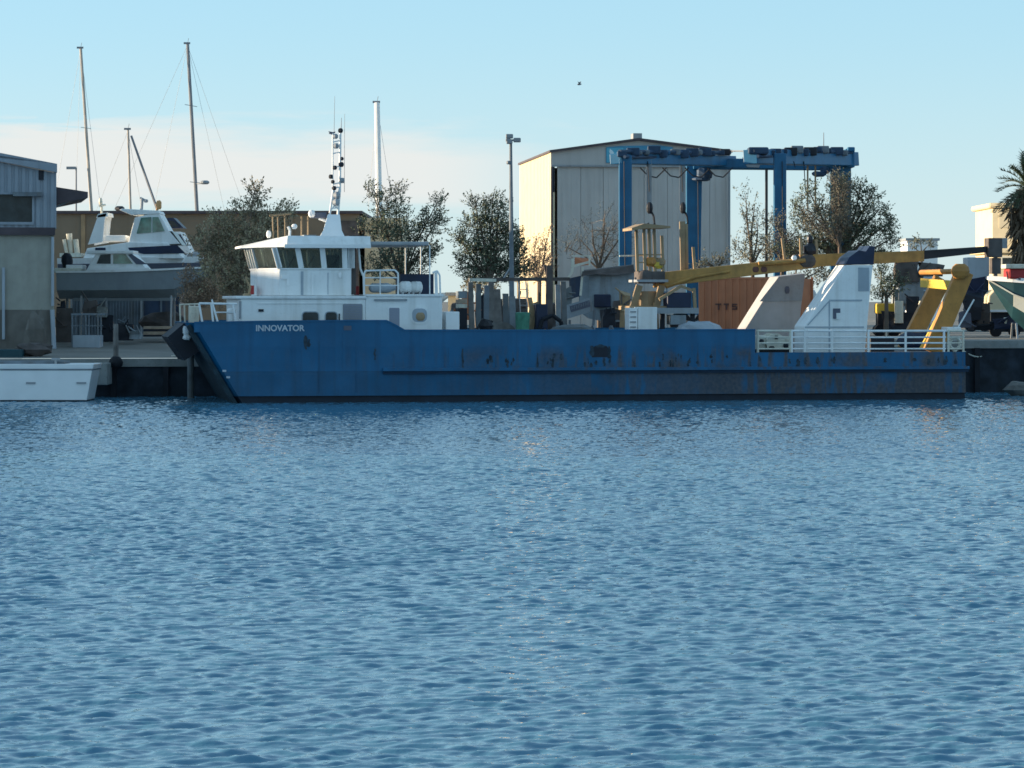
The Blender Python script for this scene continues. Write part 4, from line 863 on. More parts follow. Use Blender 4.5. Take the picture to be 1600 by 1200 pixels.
MB().box(xL, wx1 + .05, D + .5, D + .6, zsp, wz1 + .3).build('back_panel', 'dark', sh)
fr = MB(); fr.box(wx0, wx1 + .1, D - .16, D - .02, wz0 - .14, wz0); fr.box(wx1, wx1 + .1, D - .14, D + .3, wz0, wz1); fr.box(wx0, wx1 + .1, D - .16, D - .02, wz1, wz1 + .1)
wn_ = fr.build('window', 'shed_ribbed', sh); MB().box(wx0, wx1, D + .05, D + .08, wz0, wz1).build('pane', 'glass', wn_)
k = MB(); k.box(wx1 - 1.0, wx1 + .5, D - .5, D - .05, wz1 - .1, wz1 + .12); k.build('awning', 'fence_grey', wn_)
MB().box(xL, xR + .05, D - .25, D - .03, zsp - .35, zsp + .05).build('ledge', 'roof_dark', sh)
rf = MB(); xa = xR - 8.2
rf.prism([(xR + .15, zt_at(xR) - .45), (xR + .15, zt_at(xR)), (xa, zt_at(xa)), (xL, zt_at(xL)), (xL, zt_at(xL) - .45), (xa, zt_at(xa) - .45)], D - .35, DB + .3)
rf.build('roof', 'shed_ribbed', sh)
sh.rotation_euler = (0, 0, R(10))
# side awning roof with bracket
aw = MB(); a, c_ = P(84, 291, D), P(137, 299, D)
aw.prism([(a.x, a.z), (c_.x, c_.z), (c_.x, c_.z - .3), (a.x, a.z - .95)], D + .3, D + 9); aw.build('side_canopy', 'roof_dark', sh)
aw = MB(); aw.bar(P(84, 326, D + .6), P(112, 313, D + .6), .1); aw.bar(P(84, 326, D + 7), P(112, 313, D + 7), .1); aw.build('canopy_bracket', 'fence_grey', sh)
for pa, pb, px in ((418, 530, 5), (370, 478, 81)):
    k = MB(); k.tube(P(px, pa, D - .15), P(px, pb, D - .15), .08); k.build('downpipe', 'boat_grey_pale', sh)
k = MB(); k.tube(P(80, 484, D - .2), P(83, 545, D - .2), .12); k.build('downpipe', 'boat_grey_pale', sh)
MB().box(P(60, 0, D).x, P(68, 0, D).x, D - .15, D - .08, P(60, 281, D).z, P(60, 266, D).z).build('wall_light', 'dark', sh)
k = MB(); a = P(55, 530, 164); k.blob(a + Vector((0, 0, .2)), .6, .4, 1.3, 9, 7, .18); k.v = [(x, y, max(z, gz(x, 164))) for x, y, z in k.v]
tag(k.build('tarped_drum', 'shed_base'), 'tall dark wrapped bundle leaning on the workshop plinth', 'bundle')
k = MB(); k.blob(P(52, 546, 160), 1.0, .5, .35, 10, 6, .15); tag(k.build('net_heap', 'wreck_dark'), 'low reddish brown heap of nets on the quay before the workshop', 'net')
k = MB(); a = P(12, 549, 159.5); k.box(a.x - 1.2, a.x + .8, 159, 160.2, gz(a.x, 159) - .05, a.z + .1); tag(k.build('flat_crate', 'teal', bevel=.04), 'low teal crate on the quay behind the white boat', 'crate')
# ================================================================ yard boats on the left
def cradle(root, x0, x1, y, z0, z1, m='galv'):
    for x in (x0, x1):
        for s in (-1, 1):
            k = MB(); k.bar((x, y + s * 1.1, z0), (x, y + s * .7, z1), .1); k.build('stand', m, root)
D = 178; zg = gz(-18, D)
c1 = thing('cabin_cruiser', 'small white-cabined cruiser with grey hull on stands, nearest the workshop', 'boat', (P(190, 0, D).x, D, zg))
x0_, x1_ = P(88, 0, D - 1.2).x, P(335, 0, D).x
rg = hull_rings(x0_, x1_, D, P(150, 467, D).z, P(150, 425, D - 1.2).z, 3.0, .30)
MB().loft(rg).build('hull', 'boat_grey', c1, smooth=False)
k = MB(); 
for r0, r1 in zip(rg[:-1], rg[1:]): k.bar((r0[0][0], r0[0][1] - .03, r0[0][2]), (r1[0][0], r1[0][1] - .03, r1[0][2]), .10, .1)
k.build('gunwale', 'white', c1)
yn = D - 1.15
def wp(px, py, d=yn): q_ = P(px, py, d); return (q_.x, q_.z)
cab = MB(); cab.prism([wp(133, 425), wp(150, 396), wp(205, 394), wp(233, 424)], yn, D + 1.15); cabo = cab.build('cabin', 'white', c1, bevel=.04)
for pts, m in ((((151, 412), (157, 398), (173, 397), (173, 412)), 'glass'), (((177, 412), (177, 397), (196, 397), (208, 412)), 'glass_green')):
    MB().prism([wp(*q_) for q_ in pts], yn - .03, yn + .01).build('window', m, cabo)
MB().prism([wp(200, 398), wp(206, 397), wp(230, 413), wp(213, 413)], yn - .03, yn + .01).build('windscreen', 'marking', cabo)
MB().prism([wp(140, 422), wp(142, 418), wp(233, 418), wp(234, 422)], yn - .06, yn + .01).build('coaming', 'white_clean', cabo)
k = MB(); a = P(158, 389, D); k.box(P(140, 0, D).x, P(212, 0, D).x, D - 1.3, D + 1.3, P(0, 397, D).z, P(0, 392, D).z); k.build('hardtop', 'white', cabo, bevel=.03)
k = MB(); k.box(P(88, 0, D).x, P(131, 0, D).x, D - 1.0, D + 1.0, P(0, 426, D).z, P(0, 419, D).z); k.build('cockpit_cover', 'cream_paint', c1, bevel=.05)
k = MB(); k.box(P(106, 0, D).x, P(132, 0, D).x, D - .8, D + .8, P(0, 421, D).z, P(0, 414, D).z); k.build('seat', 'white', c1, bevel=.05)
k = MB(); k.tube(P(104, 400, D), P(106, 420, D), .12); k.blob(P(105, 408, D), .35, .3, .5, 8, 6, .1); k.build('outboard_motor', 'dark', c1)
k = MB(); k.box(rg[0][2][0] + .8, rg[-3][2][0], D - .12, D + .12, P(0, 470, D).z, P(0, 462, D).z); k.build('keel', 'boat_grey', c1)
cradle(c1, P(130, 0, D).x, P(270, 0, D).x, D, zg, P(0, 462, D).z)
# flybridge cruiser behind
D = 188; zg = gz(-18, D); yn = D - 1.5
c2 = thing('flybridge_cruiser', 'big white flybridge cruiser with green cabin glass standing behind the small cruiser', 'boat', (P(210, 0, D).x, D, zg))
rg = hull_rings(P(95, 0, D).x, P(318, 0, D).x, D, P(0, 440, D).z, P(0, 404, D).z, 3.6, .12)
MB().loft(rg).build('hull', 'white', c2)
rg2 = [[(x, y + (.06 if y > D else -.06) if abs(y - D) > .1 else y, z) for x, y, z in r] for r in hull_rings(P(96, 0, D).x, P(319, 0, D).x, D, P(0, 440, D).z, P(0, 413, D).z, 3.62, .1)]
MB().loft(rg2).build('hull_band', 'marking', c2)
def wq(px, py, d=None): q_ = P(px, py, d or yn); return (q_.x, q_.z)
k = MB(); k.prism([wq(130, 404), wq(136, 388), wq(203, 378), wq(262, 380), wq(288, 404)], yn, D + 1.5); sal = k.build('saloon', 'white', c2, bevel=.04)
MB().prism([wq(203, 392), wq(200, 387), wq(277, 383), wq(290, 396), wq(225, 397)], yn - .04, yn + .01).build('window', 'navy', sal)
MB().prism([wq(149, 391), wq(149, 387), wq(165, 387), wq(165, 391)], yn - .04, yn + .01).build('window', 'navy', sal)
k = MB(); k.prism([wq(199, 383), wq(210, 340), wq(247, 331), wq(263, 360), wq(281, 381)], yn + .15, D + 1.35); fb = k.build('flybridge', 'white', c2, bevel=.03)
MB().prism([wq(213, 365), wq(220, 340), wq(236, 339), wq(236, 363)], yn + .10, yn + .16).build('window', 'glass_green', fb)
MB().prism([wq(238, 363), wq(238, 339), wq(247, 339), wq(257, 361)], yn + .10, yn + .16).build('window', 'glass_green', fb)
k = MB(); k.prism([wq(186, 328), wq(190, 326), wq(247, 329), wq(250, 334), wq(205, 336)], yn + .1, D + 1.4); k.build('roof', 'white', fb, bevel=.03)
MB().prism([wq(262, 383), wq(250, 360), wq(268, 361), wq(284, 383)], yn + .2, D + 1.3).build('windscreen', 'glass', c2)
k = MB()
for y_ in (yn + .1, D + 1.3): k.prism([wq(137, 382), wq(153, 336), wq(166, 333), wq(163, 345), wq(160, 378)], y_, y_ + .2)
k.prism([wq(150, 340), wq(153, 334), wq(167, 332), wq(168, 338)], yn + .1, D + 1.4); k.build('radar_arch', 'white', c2)
k = MB(); k.tube(P(159, 334, D), P(159, 318, D), .07); k.tube(P(155, 322, D), P(165, 320, D), .06); k.blob(P(157, 315, D), .12, .12, .25, 7, 6); k.build('aerial', 'cream_paint', c2)
k = MB(); k.box(P(160, 0, D).x, P(200, 0, D).x, D - 1, D + 1, P(0, 378, D).z, P(0, 368, D).z); k.build('helm_seat', 'white', c2, bevel=.08)
k = MB(); k.blob(P(187, 326, D), .3, .4, .18, 8, 5); k.build('radar_dome', 'dark', c2)
k = MB(); k.tube(P(221, 328, D), P(222, 310, D), .09); k.tube(P(219, 309, D), P(229, 314, D), .06); k.blob(P(228, 314, D), .14, .14, .12, 7, 5); k.build('search_light', 'grey_paint', c2)
k = MB(); k.blob(P(248, 320, D), .18, .2, .3, 8, 6, .1); k.tube(P(245, 330, D), P(248, 318, D), .08); k.build('horn', 'orange_lit', c2)
k = MB(); k.bar(P(288, 402, yn - .1), P(295, 396, yn - .1), .05); k.bar(P(285, 410, yn - .1), P(292, 399, yn - .1), .07); k.build('bow_rail', 'white_clean', c2)
cradle(c2, P(130, 0, D).x, P(270, 0, D).x, D, zg, P(0, 438, D).z)
k = MB(); k.tube(P(108, 365, D), P(111, 395, D), .18, .1); k.tube(P(118, 374, D), P(121, 398, D), .16); k.tube(P(100, 374, D), P(105, 399, D), .1); k.box(P(98, 0, D).x, P(132, 0, D).x, D - 1.3, D + 1.3, P(0, 402, D).z, P(0, 396, D).z)
k.build('stern_platform', 'cream_paint', c2)
# dark windowed launch further back
D = 196; yn = D - 1.3; zg = gz(-18, D)
c3 = thing('sport_launch', 'launch with black windows, mostly hidden behind the flybridge cruiser bow', 'boat', (P(265, 0, D).x, D, zg))
MB().loft(hull_rings(P(170, 0, D).x, P(312, 0, D).x, D, P(0, 440, D).z, P(0, 398, D).z, 2.8, .2)).build('hull', 'boat_grey_pale', c3)
k = MB(); k.prism([wq(235, 398), wq(238, 362), wq(282, 362), wq(300, 396)], yn, D + 1.3); ca = k.build('cabin', 'white', c3, bevel=.04)
MB().prism([wq(262, 366), wq(282, 366), wq(292, 384), wq(268, 382)], yn - .03, yn + .01).build('window', 'navy', ca)
k = MB(); k.prism([wq(246, 341), wq(270, 340), wq(286, 356), wq(255, 357)], yn + .3, D + 1.1); k.build('sprayhood', 'navy', c3)
MB().prism([wq(262, 345), wq(270, 345), wq(279, 354), wq(264, 354)], yn + .27, yn + .31).build('hood_window', 'glass', c3)
cradle(c3, P(200, 0, D).x, P(280, 0, D).x, D, zg, P(0, 436, D).z)
# ================================================================ yard clutter, left
zgL = gz(-20, 186)
t_ = thing('steel_cage', 'grey steel cage frame with a pale base rail standing before the yard boats', 'cage', (P(133, 0, 170).x, 170, gz(-20, 170)))
k = MB(); D = 170
zb0 = gz(-20, 170)
for y_ in (D, D + 1.3):
    for px in (113, 134, 153): a = P(px, 491, D); k.bar((P(px, 0, D).x, y_, zb0), (P(px, 0, D).x, y_, a.z), .08)
    k.bar((P(111, 0, D).x, y_, P(0, 491, D).z), (P(164, 0, D).x, y_, P(0, 491, D).z), .1)
    k.bar((P(111, 0, D).x, y_, P(0, 509, D).z), (P(156, 0, D).x, y_, P(0, 509, D).z), .05)
k.build('frame', 'fence_grey', t_)
MB().box(P(114, 0, D).x, P(156, 0, D).x, D - .05, D + 1.35, zb0 + .02, P(0, 524, D).z).build('base_rail', 'boat_grey_pale', t_)
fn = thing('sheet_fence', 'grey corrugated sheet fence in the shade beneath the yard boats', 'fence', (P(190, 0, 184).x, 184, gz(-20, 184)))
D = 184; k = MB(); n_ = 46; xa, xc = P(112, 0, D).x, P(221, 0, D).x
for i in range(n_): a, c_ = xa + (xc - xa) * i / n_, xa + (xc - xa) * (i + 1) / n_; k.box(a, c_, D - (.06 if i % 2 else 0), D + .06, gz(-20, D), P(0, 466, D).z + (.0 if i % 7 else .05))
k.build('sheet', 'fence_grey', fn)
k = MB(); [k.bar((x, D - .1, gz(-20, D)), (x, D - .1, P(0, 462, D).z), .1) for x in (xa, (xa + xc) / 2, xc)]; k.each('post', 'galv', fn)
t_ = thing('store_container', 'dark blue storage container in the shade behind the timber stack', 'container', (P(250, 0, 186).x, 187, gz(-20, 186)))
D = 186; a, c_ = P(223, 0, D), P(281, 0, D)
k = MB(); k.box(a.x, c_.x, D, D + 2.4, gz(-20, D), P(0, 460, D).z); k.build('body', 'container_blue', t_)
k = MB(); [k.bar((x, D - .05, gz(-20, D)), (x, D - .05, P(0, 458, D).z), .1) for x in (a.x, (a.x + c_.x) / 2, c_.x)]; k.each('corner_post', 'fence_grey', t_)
t_ = thing('timber_stack', 'low stack of pinkish boards beside the vessel bow', 'timber', (P(250, 0, 176).x, 176, gz(-20, 176))); D = 176
for pa, pb, m in ((510, 514, 'pallet'), (515, 517, 'dark'), (518, 523, 'pallet'), (524, 526, 'dark')):
    k = MB(); k.box(P(224, 0, D).x, P(276, 0, D).x, D, D + 1.6, P(0, pb, D).z, P(0, pa, D).z); k.build('board', m, t_)
k = MB(); k.blob(P(255, 503, 180), 1.3, .6, .6, 10, 6, .15); tag(k.build('sand_heap', 'wreck_dark'), 'brownish heap covered with sheets behind the timber stack', 'heap')
def junk(name, lab, cat, items, D):
    t_ = thing(name, lab, cat, (P(items[0][0], 0, D).x, D, gz(P(items[0][0], 0, D).x, D)))
    for (x0, y0, x1, y1, m, pn) in items:
        a, c_ = P(x0, y0, D), P(x1, y1, D); dz = rnd.uniform(-.2, .5)
        w_, h_ = c_.x - a.x, a.z - c_.z; q = MB()
        if pn == 'drum': q.tube(((a.x + c_.x) / 2, D + dz + w_ / 2, c_.z), ((a.x + c_.x) / 2, D + dz + w_ / 2, a.z), w_ / 2, w_ / 2, 12)
        else:
            j_ = lambda s_: rnd.uniform(-.16, .16) * s_
            lo = [(a.x + j_(w_), D + dz, c_.z), (c_.x + j_(w_), D + dz, c_.z), (c_.x, D + dz + w_ * .7, c_.z), (a.x, D + dz + w_ * .7, c_.z)]
            mi = [(x + j_(w_) * .6, y + j_(w_), c_.z + h_ * rnd.uniform(.4, .6)) for x, y, z in lo]; hi = [(x + j_(w_), y, a.z + j_(h_)) for x, y, z in lo]
            q.loft([lo, mi, hi])
            for _ in range(3):
                px_, pz_ = rnd.uniform(a.x, c_.x), rnd.uniform(c_.z + h_ * .3, a.z); q.tube((px_, D + dz - .1, pz_), (px_ + rnd.uniform(-.6, .6), D + dz - .12, pz_ + rnd.uniform(-.3, .6)), .05, .04, 6)
        q.build(pn, m, t_, bevel=.03)
    return t_
junk('machine_scrap', 'pile of dark scrap machinery behind the steel cage', 'scrap', [(88, 486, 112, 536, 'wreck_dark', 'scrap_block'), (92, 470, 101, 490, 'dark', 'scrap_block'), (132, 470, 150, 492, 'wreck_dark', 'scrap_block'), (150, 478, 166, 496, 'concrete', 'scrap_block'), (160, 495, 176, 534, 'dark', 'scrap_block')], 176)
junk('engine_block', 'dark engine block with pipe on the yard floor below the sheet fence', 'engine', [(186, 508, 206, 532, 'dark', 'block'), (200, 516, 222, 530, 'wreck_grey', 'gearbox'), (190, 502, 198, 508, 'fence_grey', 'manifold')], 174)
k = MB(); k.path([P(93, 448, 179), P(107, 449, 179), P(105, 456, 179), P(105, 480, 179)], .08); k.tube(P(105, 480, 179), (P(105, 0, 179).x, 179, gz(-20, 179)), .08)
tag(k.build('pipe_stand', 'boat_grey_pale'), 'pale bent pipe stand under the small cruiser stern', 'pipe')
# ================================================================ long brown building and its lamp
D = 252
bb = thing('long_shed', 'long low brown shed stretching behind the yard boats', 'building', (P(320, 0, D).x, D, 2.6))
a, c_ = P(70, 331, D), P(560, 331, D)
MB().box(a.x, c_.x, D, D + 26, 2.4, a.z - .15).build('wall', 'brown_wall', bb)
MB().box(a.x - .2, c_.x + .3, D - .3, D + 26.3, a.z - .15, a.z + .08).build('roof', 'roof_dark', bb)
for px in (130, 236, 340, 455): k = MB(); q_ = P(px, 0, D); k.box(q_.x - .16, q_.x + .16, D - .12, D, 2.5, a.z - .2); k.build('downpipe', 'tan_paint' if px == 130 else 'brown_wall', bb)
k = MB(); q_ = P(548, 0, D - .2); k.box(q_.x - .9, q_.x + .6, D - .15, D, 2.5, P(0, 345, D).z); k.build('door', 'wreck_dark', bb)
k = MB(); q_ = P(563, 0, D); k.box(q_.x + .3, q_.x + 3.2, D + 1, D + 20, 2.5, P(0, 340, D).z); tag(k.build('annex', 'shed_cream'), 'pale cream annex at the right end of the long brown shed', 'building')
def lamp(px, top, D, lab, arm=-1):
    t_ = thing('lamp_post', lab, 'lamp post', (P(px, 0, D).x, D, gz(0, D)))
    k = MB(); k.tube((P(px, 0, D).x, D, 2.5), P(px, top, D), .12, .07); k.build('pole', 'rig', t_)
    k = MB(); q_ = P(px, top, D); k.box(q_.x + min(0, arm * .9), q_.x + max(0, arm * .9), D - .15, D + .15, q_.z - .15, q_.z + .1); k.build('lamp_head', 'grey_paint', t_); return t_
lamp(119, 262, 300, 'thin distant lamp post rising behind the long brown shed')
# ================================================================ yacht masts behind the shed
def yacht(name, lab, top, foot, D, r, m, stays, spread=(), extra=None, group='yachts standing behind the yard'):
    t_ = thing(name, lab, 'sailing yacht', (P(foot[0], 0, D).x, D, gz(0, D)), 'W', group)
    a, c_ = P(*top, D), P(*foot, D); q_ = P(foot[0], 455, D); zh = 2.65 + 2.4; L = 6.0
    MB().loft(hull_rings(q_.x - L, q_.x + L, D, 3.3, zh, 3.4, .4)).build('hull', 'white', t_)
    cradle(t_, q_.x - 3, q_.x + 3, D, 2.6, 4.2)
    dx = (c_.x - a.x) / (a.z - c_.z); k = MB(); k.tube((c_.x + dx * (c_.z - zh), D, zh - .1), a, r, r * .75, 8); ms = k.build('mast', m, t_)
    k = MB(); 
    for z_, w_ in spread: p_ = P(0, z_, D); x_ = a.x + dx * (a.z - p_.z); k.bar((x_ - w_ * .25, D - w_, p_.z), (x_ + w_ * .25, D + w_, p_.z), .05)
    if k.v: k.build('spreader', m, ms)
    for sx, sz in stays:
        k = MB(); k.tube(a + Vector((0, 0, -.15)), P(sx, sz, D), .012, .012, 4); k.build('stay', 'rig', t_)
    k = MB(); k.box(a.x - .35, a.x + .25, D - .1, D + .1, a.z - .05, a.z + .12); k.tube(a, a + Vector((.1, 0, .5)), .02); k.build('masthead_unit', 'rig', ms)
    return t_, ms
yacht('sailing_yacht', 'yacht whose tall bare mast leans left behind the workshop', (126, 75), (143, 330), 300, .17, 'alu', [(82, 330), (118, 330), (158, 330)], ((200, 1.2),))
y2, ms2 = yacht('sailing_yacht', 'yacht with the shortest mast and a furled forestay, between the two tall masts', (200, 202), (204, 330), 290, .13, 'alu', [(150, 330), (222, 330)], ())
yy, ms = yacht('sailing_yacht', 'yacht with the tallest mast, radar bracket halfway up', (293, 68), (308, 335), 300, .20, 'rig', [(175, 335), (238, 335), (352, 335), (385, 335)], ((165, 1.6), (285, 1.4)))
k = MB(); k.tube(P(306, 287, 300), P(318, 287, 299), .05); k.blob(P(320, 285, 299), .45, .35, .22, 10, 5); k.build('radar', 'grey_paint', ms)
k = MB(); k.tube(P(205, 212, 290), P(246, 328, 290), .11, .13, 6); k.build('furled_sail', 'rig', y2)
yacht('sailing_yacht', 'yacht with the bright white mast behind the trees aft of the wheelhouse', (589, 160), (593, 356), 262, .30, 'white_clean', [(575, 330), (615, 330)], ())
# ================================================================ big boat shed
D0 = 215.0
A = P(861, 0, D0); B_ = P(1141, 0, D0 + 1.4); u = Vector((B_.x - A.x, 1.4, 0)); Wd = u.length; u.normalize(); v_ = Vector((-.103, 1, 0)).normalized()
zeL = P(861, 236, D0).z; zeR = P(1141, 236, D0 + 1.4).z; zap = P(997, 217, D0 + .7).z; L_ = 20; zG = 2.6
bs = thing('boat_shed', 'tall grey gabled boat shed with side wall coloured sunlit cream and blue sign on its gable', 'building', (A.x + Wd / 2, D0, zG))
def B(s, d, z): p_ = A + u * s + v_ * d; return (p_.x, p_.y, z)
def bbox(mbx, s0, s1, d0, d1, z0, z1): return mbx.ring([B(s0, d0, z0), B(s1, d0, z0), B(s1, d1, z0), B(s0, d1, z0)], [B(s0, d0, z1), B(s1, d0, z1), B(s1, d1, z1), B(s0, d1, z1)])
mid = Wd * (997 - 861) / 280
zli = P(900, 259, D0).z
# ribbed side wall, its sunlit cream put into the colour
sw = MB(); n_ = 44
for i in range(n_):
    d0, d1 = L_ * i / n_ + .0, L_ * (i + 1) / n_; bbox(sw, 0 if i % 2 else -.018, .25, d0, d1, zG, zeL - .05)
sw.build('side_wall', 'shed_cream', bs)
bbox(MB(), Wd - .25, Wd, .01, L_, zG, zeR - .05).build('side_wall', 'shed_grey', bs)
bbox(MB(), .25, Wd - .25, L_ - .3, L_, zG, zeL - .3).build('rear_wall', 'shed_grey', bs)
gb_ = MB(); gp = [(0, zli), (Wd, zli), (Wd, zeR - .05), (mid, zap - .12), (0, zeL - .05)]
gb_.ring([B(s, -.02, z) for s, z in gp], [B(s, .25, z) for s, z in gp]); gable = gb_.build('gable_wall', 'shed_grey', bs)
rf = MB(); 
for s0, s1, z0, z1 in ((-.12, mid, zeL, zap), (mid, Wd + .12, zap, zeR)):
    rf.ring([B(s0, -.3, z0 - .1), B(s1, -.3, z1 - .1), B(s1, -.3, z1 + .05), B(s0, -.3, z0 + .05)], [B(s0, L_ + .2, z0 - .1), B(s1, L_ + .2, z1 - .1), B(s1, L_ + .2, z1 + .05), B(s0, L_ + .2, z0 + .05)])
roof_ = rf.build('roof', 'roof_dark', bs)
bbox(MB(), mid - .35, mid + .25, .0, 1.2, zap - .05, zap + .38).build('ridge_vent', 'grey_paint', roof_)
# door leaves, each its own panel, with the posts between
cuts = [0.02, .155, .285, .405, .52, .655, .80, .90, 1.0]
for i, (c0_, c1_) in enumerate(zip(cuts[:-1], cuts[1:])):
    s0, s1 = .2 + (Wd - .4) * c0_, .2 + (Wd - .4) * c1_
    p_ = MB(); nn = max(3, int((s1 - s0) / .3))
    for j in range(nn): a, c_ = s0 + .012 + (s1 - s0 - .024) * j / nn, s0 + .012 + (s1 - s0 - .024) * (j + 1) / nn; bbox(p_, a, c_, .12 + (.03 if i % 2 else 0) - (.02 if j % 2 else 0), .4, zG, zli - .03)
    p_.build('door_leaf', 'shed_door', bs)
bbox(MB(), 0, Wd, -.08, .1, zli - .06, zli + .06).build('door_rail', 'grey_paint', bs)
for sx in (.0, Wd * .42, Wd - .12): bbox(MB(), sx, sx + .12, -.06, .11, zG, zli - .06).build('door_post', 'roof_dark' if sx == 0 else 'grey_paint', bs)
bbox(MB(), .12, .24, -.04, .1, P(0, 300, D0).z, zli - .1).build('door_gap_dark', 'dark', bs)  # dark strip whose colour stands in for the unlit door gap
# sign: blue board, lighter left field with a white two-fluke mark
def sg(px): return (P(px, 0, D0).x - A.x) / u.x
z1, z0 = P(0, 227.5, D0).z, P(0, 254, D0).z
sp_ = [(sg(947), z0), (sg(1052), z0), (sg(1052), P(0, 229, D0).z), (sg(1030), P(0, 226, D0).z), (sg(970), P(0, 227.5, D0).z), (sg(947), P(0, 229.5, D0).z)]
sgn = MB(); sgn.ring([B(s, -.10, z) for s, z in sp_], [B(s, -.03, z) for s, z in sp_]); sgo = sgn.build('sign', 'sign_blue', bs)
p_ = MB(); bbox(p_, sg(948), sg(974), -.115, -.09, z0 + .03, z1 - .12); p_.build('sign_field', 'sign_light', sgo)
p_ = MB()
for pts in (((953, 232), (958, 236), (961, 243), (958, 250), (955, 243), (952, 237)), ((962, 240), (966, 234), (970, 233), (968, 239), (969, 245), (965, 243), (962, 247))):
    q_ = [(sg(a), P(0, b, D0).z) for a, b in pts]; p_.ring([B(s, -.13, z) for s, z in q_], [B(s, -.11, z) for s, z in q_])
p_.build('sign_mark', 'sign_white', sgo)
# ================================================================ travelling boat lift
bl_ = thing('travel_lift', 'blue four-legged travelling boat hoist straddling the yard before the boat shed', 'boat hoist', P(1150, 530, 195))
zg = 2.65
def leg(px0, px1, top, D, m='lift_blue', w2=None, px2=None):
    k = MB(); a, c_ = P(px0, 0, D).x, P(px1, 0, D).x; b0, b1 = (a, c_) if px2 is None else (P(px2[0], 0, D).x, P(px2[1], 0, D).x)
    zt2 = P(0, top, D).z; k.ring([(b0, D - .35, zg + 1.5), (b1, D - .35, zg + 1.5), (b1, D + .35, zg + 1.5), (b0, D + .35, zg + 1.5)], [(a, D - .35, zt2), (c_, D - .35, zt2), (c_, D + .35, zt2), (a, D + .35, zt2)])
    o_ = k.build('leg', m, bl_, bevel=.04)
    k = MB(); xm = (b0 + b1) / 2; k.box(xm - 1.2, xm + 1.2, D - .3, D + .3, zg + 1.2, zg + 1.7); k.build('bogie', 'lift_blue', o_)
    for dx in (-.8, .8): k = MB(); k.tube((xm + dx, D - .3, zg + .7), (xm + dx, D + .3, zg + .7), .7, .7, 14); k.build('wheel', 'rubber', o_)
    return o_
DL1, DL2 = 190.0, 203.0
leg(967, 987, 243, DL1); leg(1072, 1097, 258, DL2, px2=(1072, 1093)); leg(1209, 1228, 240, DL1); leg(1297, 1329, 244, DL2)
# side girders (left, right) run back from leg to leg; the cross girder joins the far legs
def girder(a, b, D1, D2, h, dpt, m, name='girder', parent=None, bev=.04):
    k = MB(); p_, q_ = P(*a, D1), P(*b, D2); k.bar(p_, q_, h * K * (D1 + D2) / 2, dpt); return k.build(name, m, parent or bl_, bevel=bev)
gl = girder((962, 248), (1142, 252), DL1 - .2, DL2 + .6, 16, .8, 'lift_blue')
gr = girder((1172, 245), (1332, 249), DL1 - .3, DL2 + .6, 22, .9, 'lift_blue')
gx_ = girder((1083, 256), (1316, 258), DL2 - .4, DL2 - .4, 17, .7, 'lift_blue')
k = MB(); k.bar(P(1095, 255, DL2 - .8), P(1230, 257, DL2 - .8), .5, .12); k.build('cross_plate', 'lift_blue', gx_)
k = MB(); k.prism([(P(px, 0, DL2).x, P(0, py, DL2).z) for px, py in ((1158, 247), (1190, 249), (1184, 263), (1166, 262))], DL2 - .9, DL2 - .86); k.build('flange_plate', 'grey_paint', gx_)
k = MB(); k.tube(P(1140, 236, DL2), P(1172, 236, DL1), .05); k.build('hose', 'rig', gx_)
for (x0, x1, y_, g) in ((968, 1140, 236, gl), (1176, 1330, 235, gr)):
    for i in range(15):
        t = (i + .5) / 15 + rnd.uniform(-.02, .02); D = DL1 + (DL2 - DL1) * t; px = x0 + (x1 - x0) * t; k = MB()
        s_ = rnd.uniform(.18, .42); p_ = P(px, y_ + rnd.uniform(-2, 5), D); 
        k.box(p_.x - s_, p_.x + s_, D - .9, D - .4, p_.z - s_ * .7, p_.z + s_ * .55); k.build('hoist_gear', rnd.choice(['lift_dark', 'lift_dark', 'lift_blue', 'dark', 'fence_grey']), g, bevel=.06)
    k = MB(); k.tube(P(x0, y_ + 1, DL1 - .6), P(x1, y_ + 3, DL2 - .6), .13); k.tube(P(x0 + 8, y_ + 9, DL1 - .8), P(x1 - 30, y_ + 11, DL2 - .8), .10); k.build('hydraulic_pipe', 'lift_dark', g)
k = MB(); k.bar(P(1168, 236, DL1), P(1200, 236, DL1), .42, 1.2); k.build('end_plate', 'lift_dark', gr, bevel=.1)
k = MB(); k.box(P(1320, 0, DL2).x, P(1334, 0, DL2).x, DL2 - .6, DL2 + 1.2, P(0, 262, DL2).z, P(0, 233, DL2).z); k.build('end_plate', 'lift_blue', gr, bevel=.04)
MB().tube(P(1287, 236, DL2), P(1287, 207, DL2), .035, .02, 5).build('aerial', 'rig', gr)
k = MB(); k.blob(P(1280, 272, DL2 - 1), .5, .4, .22, 8, 5, .1); k.blob(P(1290, 266, DL2 - 1), .3, .3, .3, 8, 5, .1); k.tube(P(1284, 262, DL2 - 1), P(1284, 272, DL2 - 1), .1); k.build('sheave', 'lift_dark', gr)
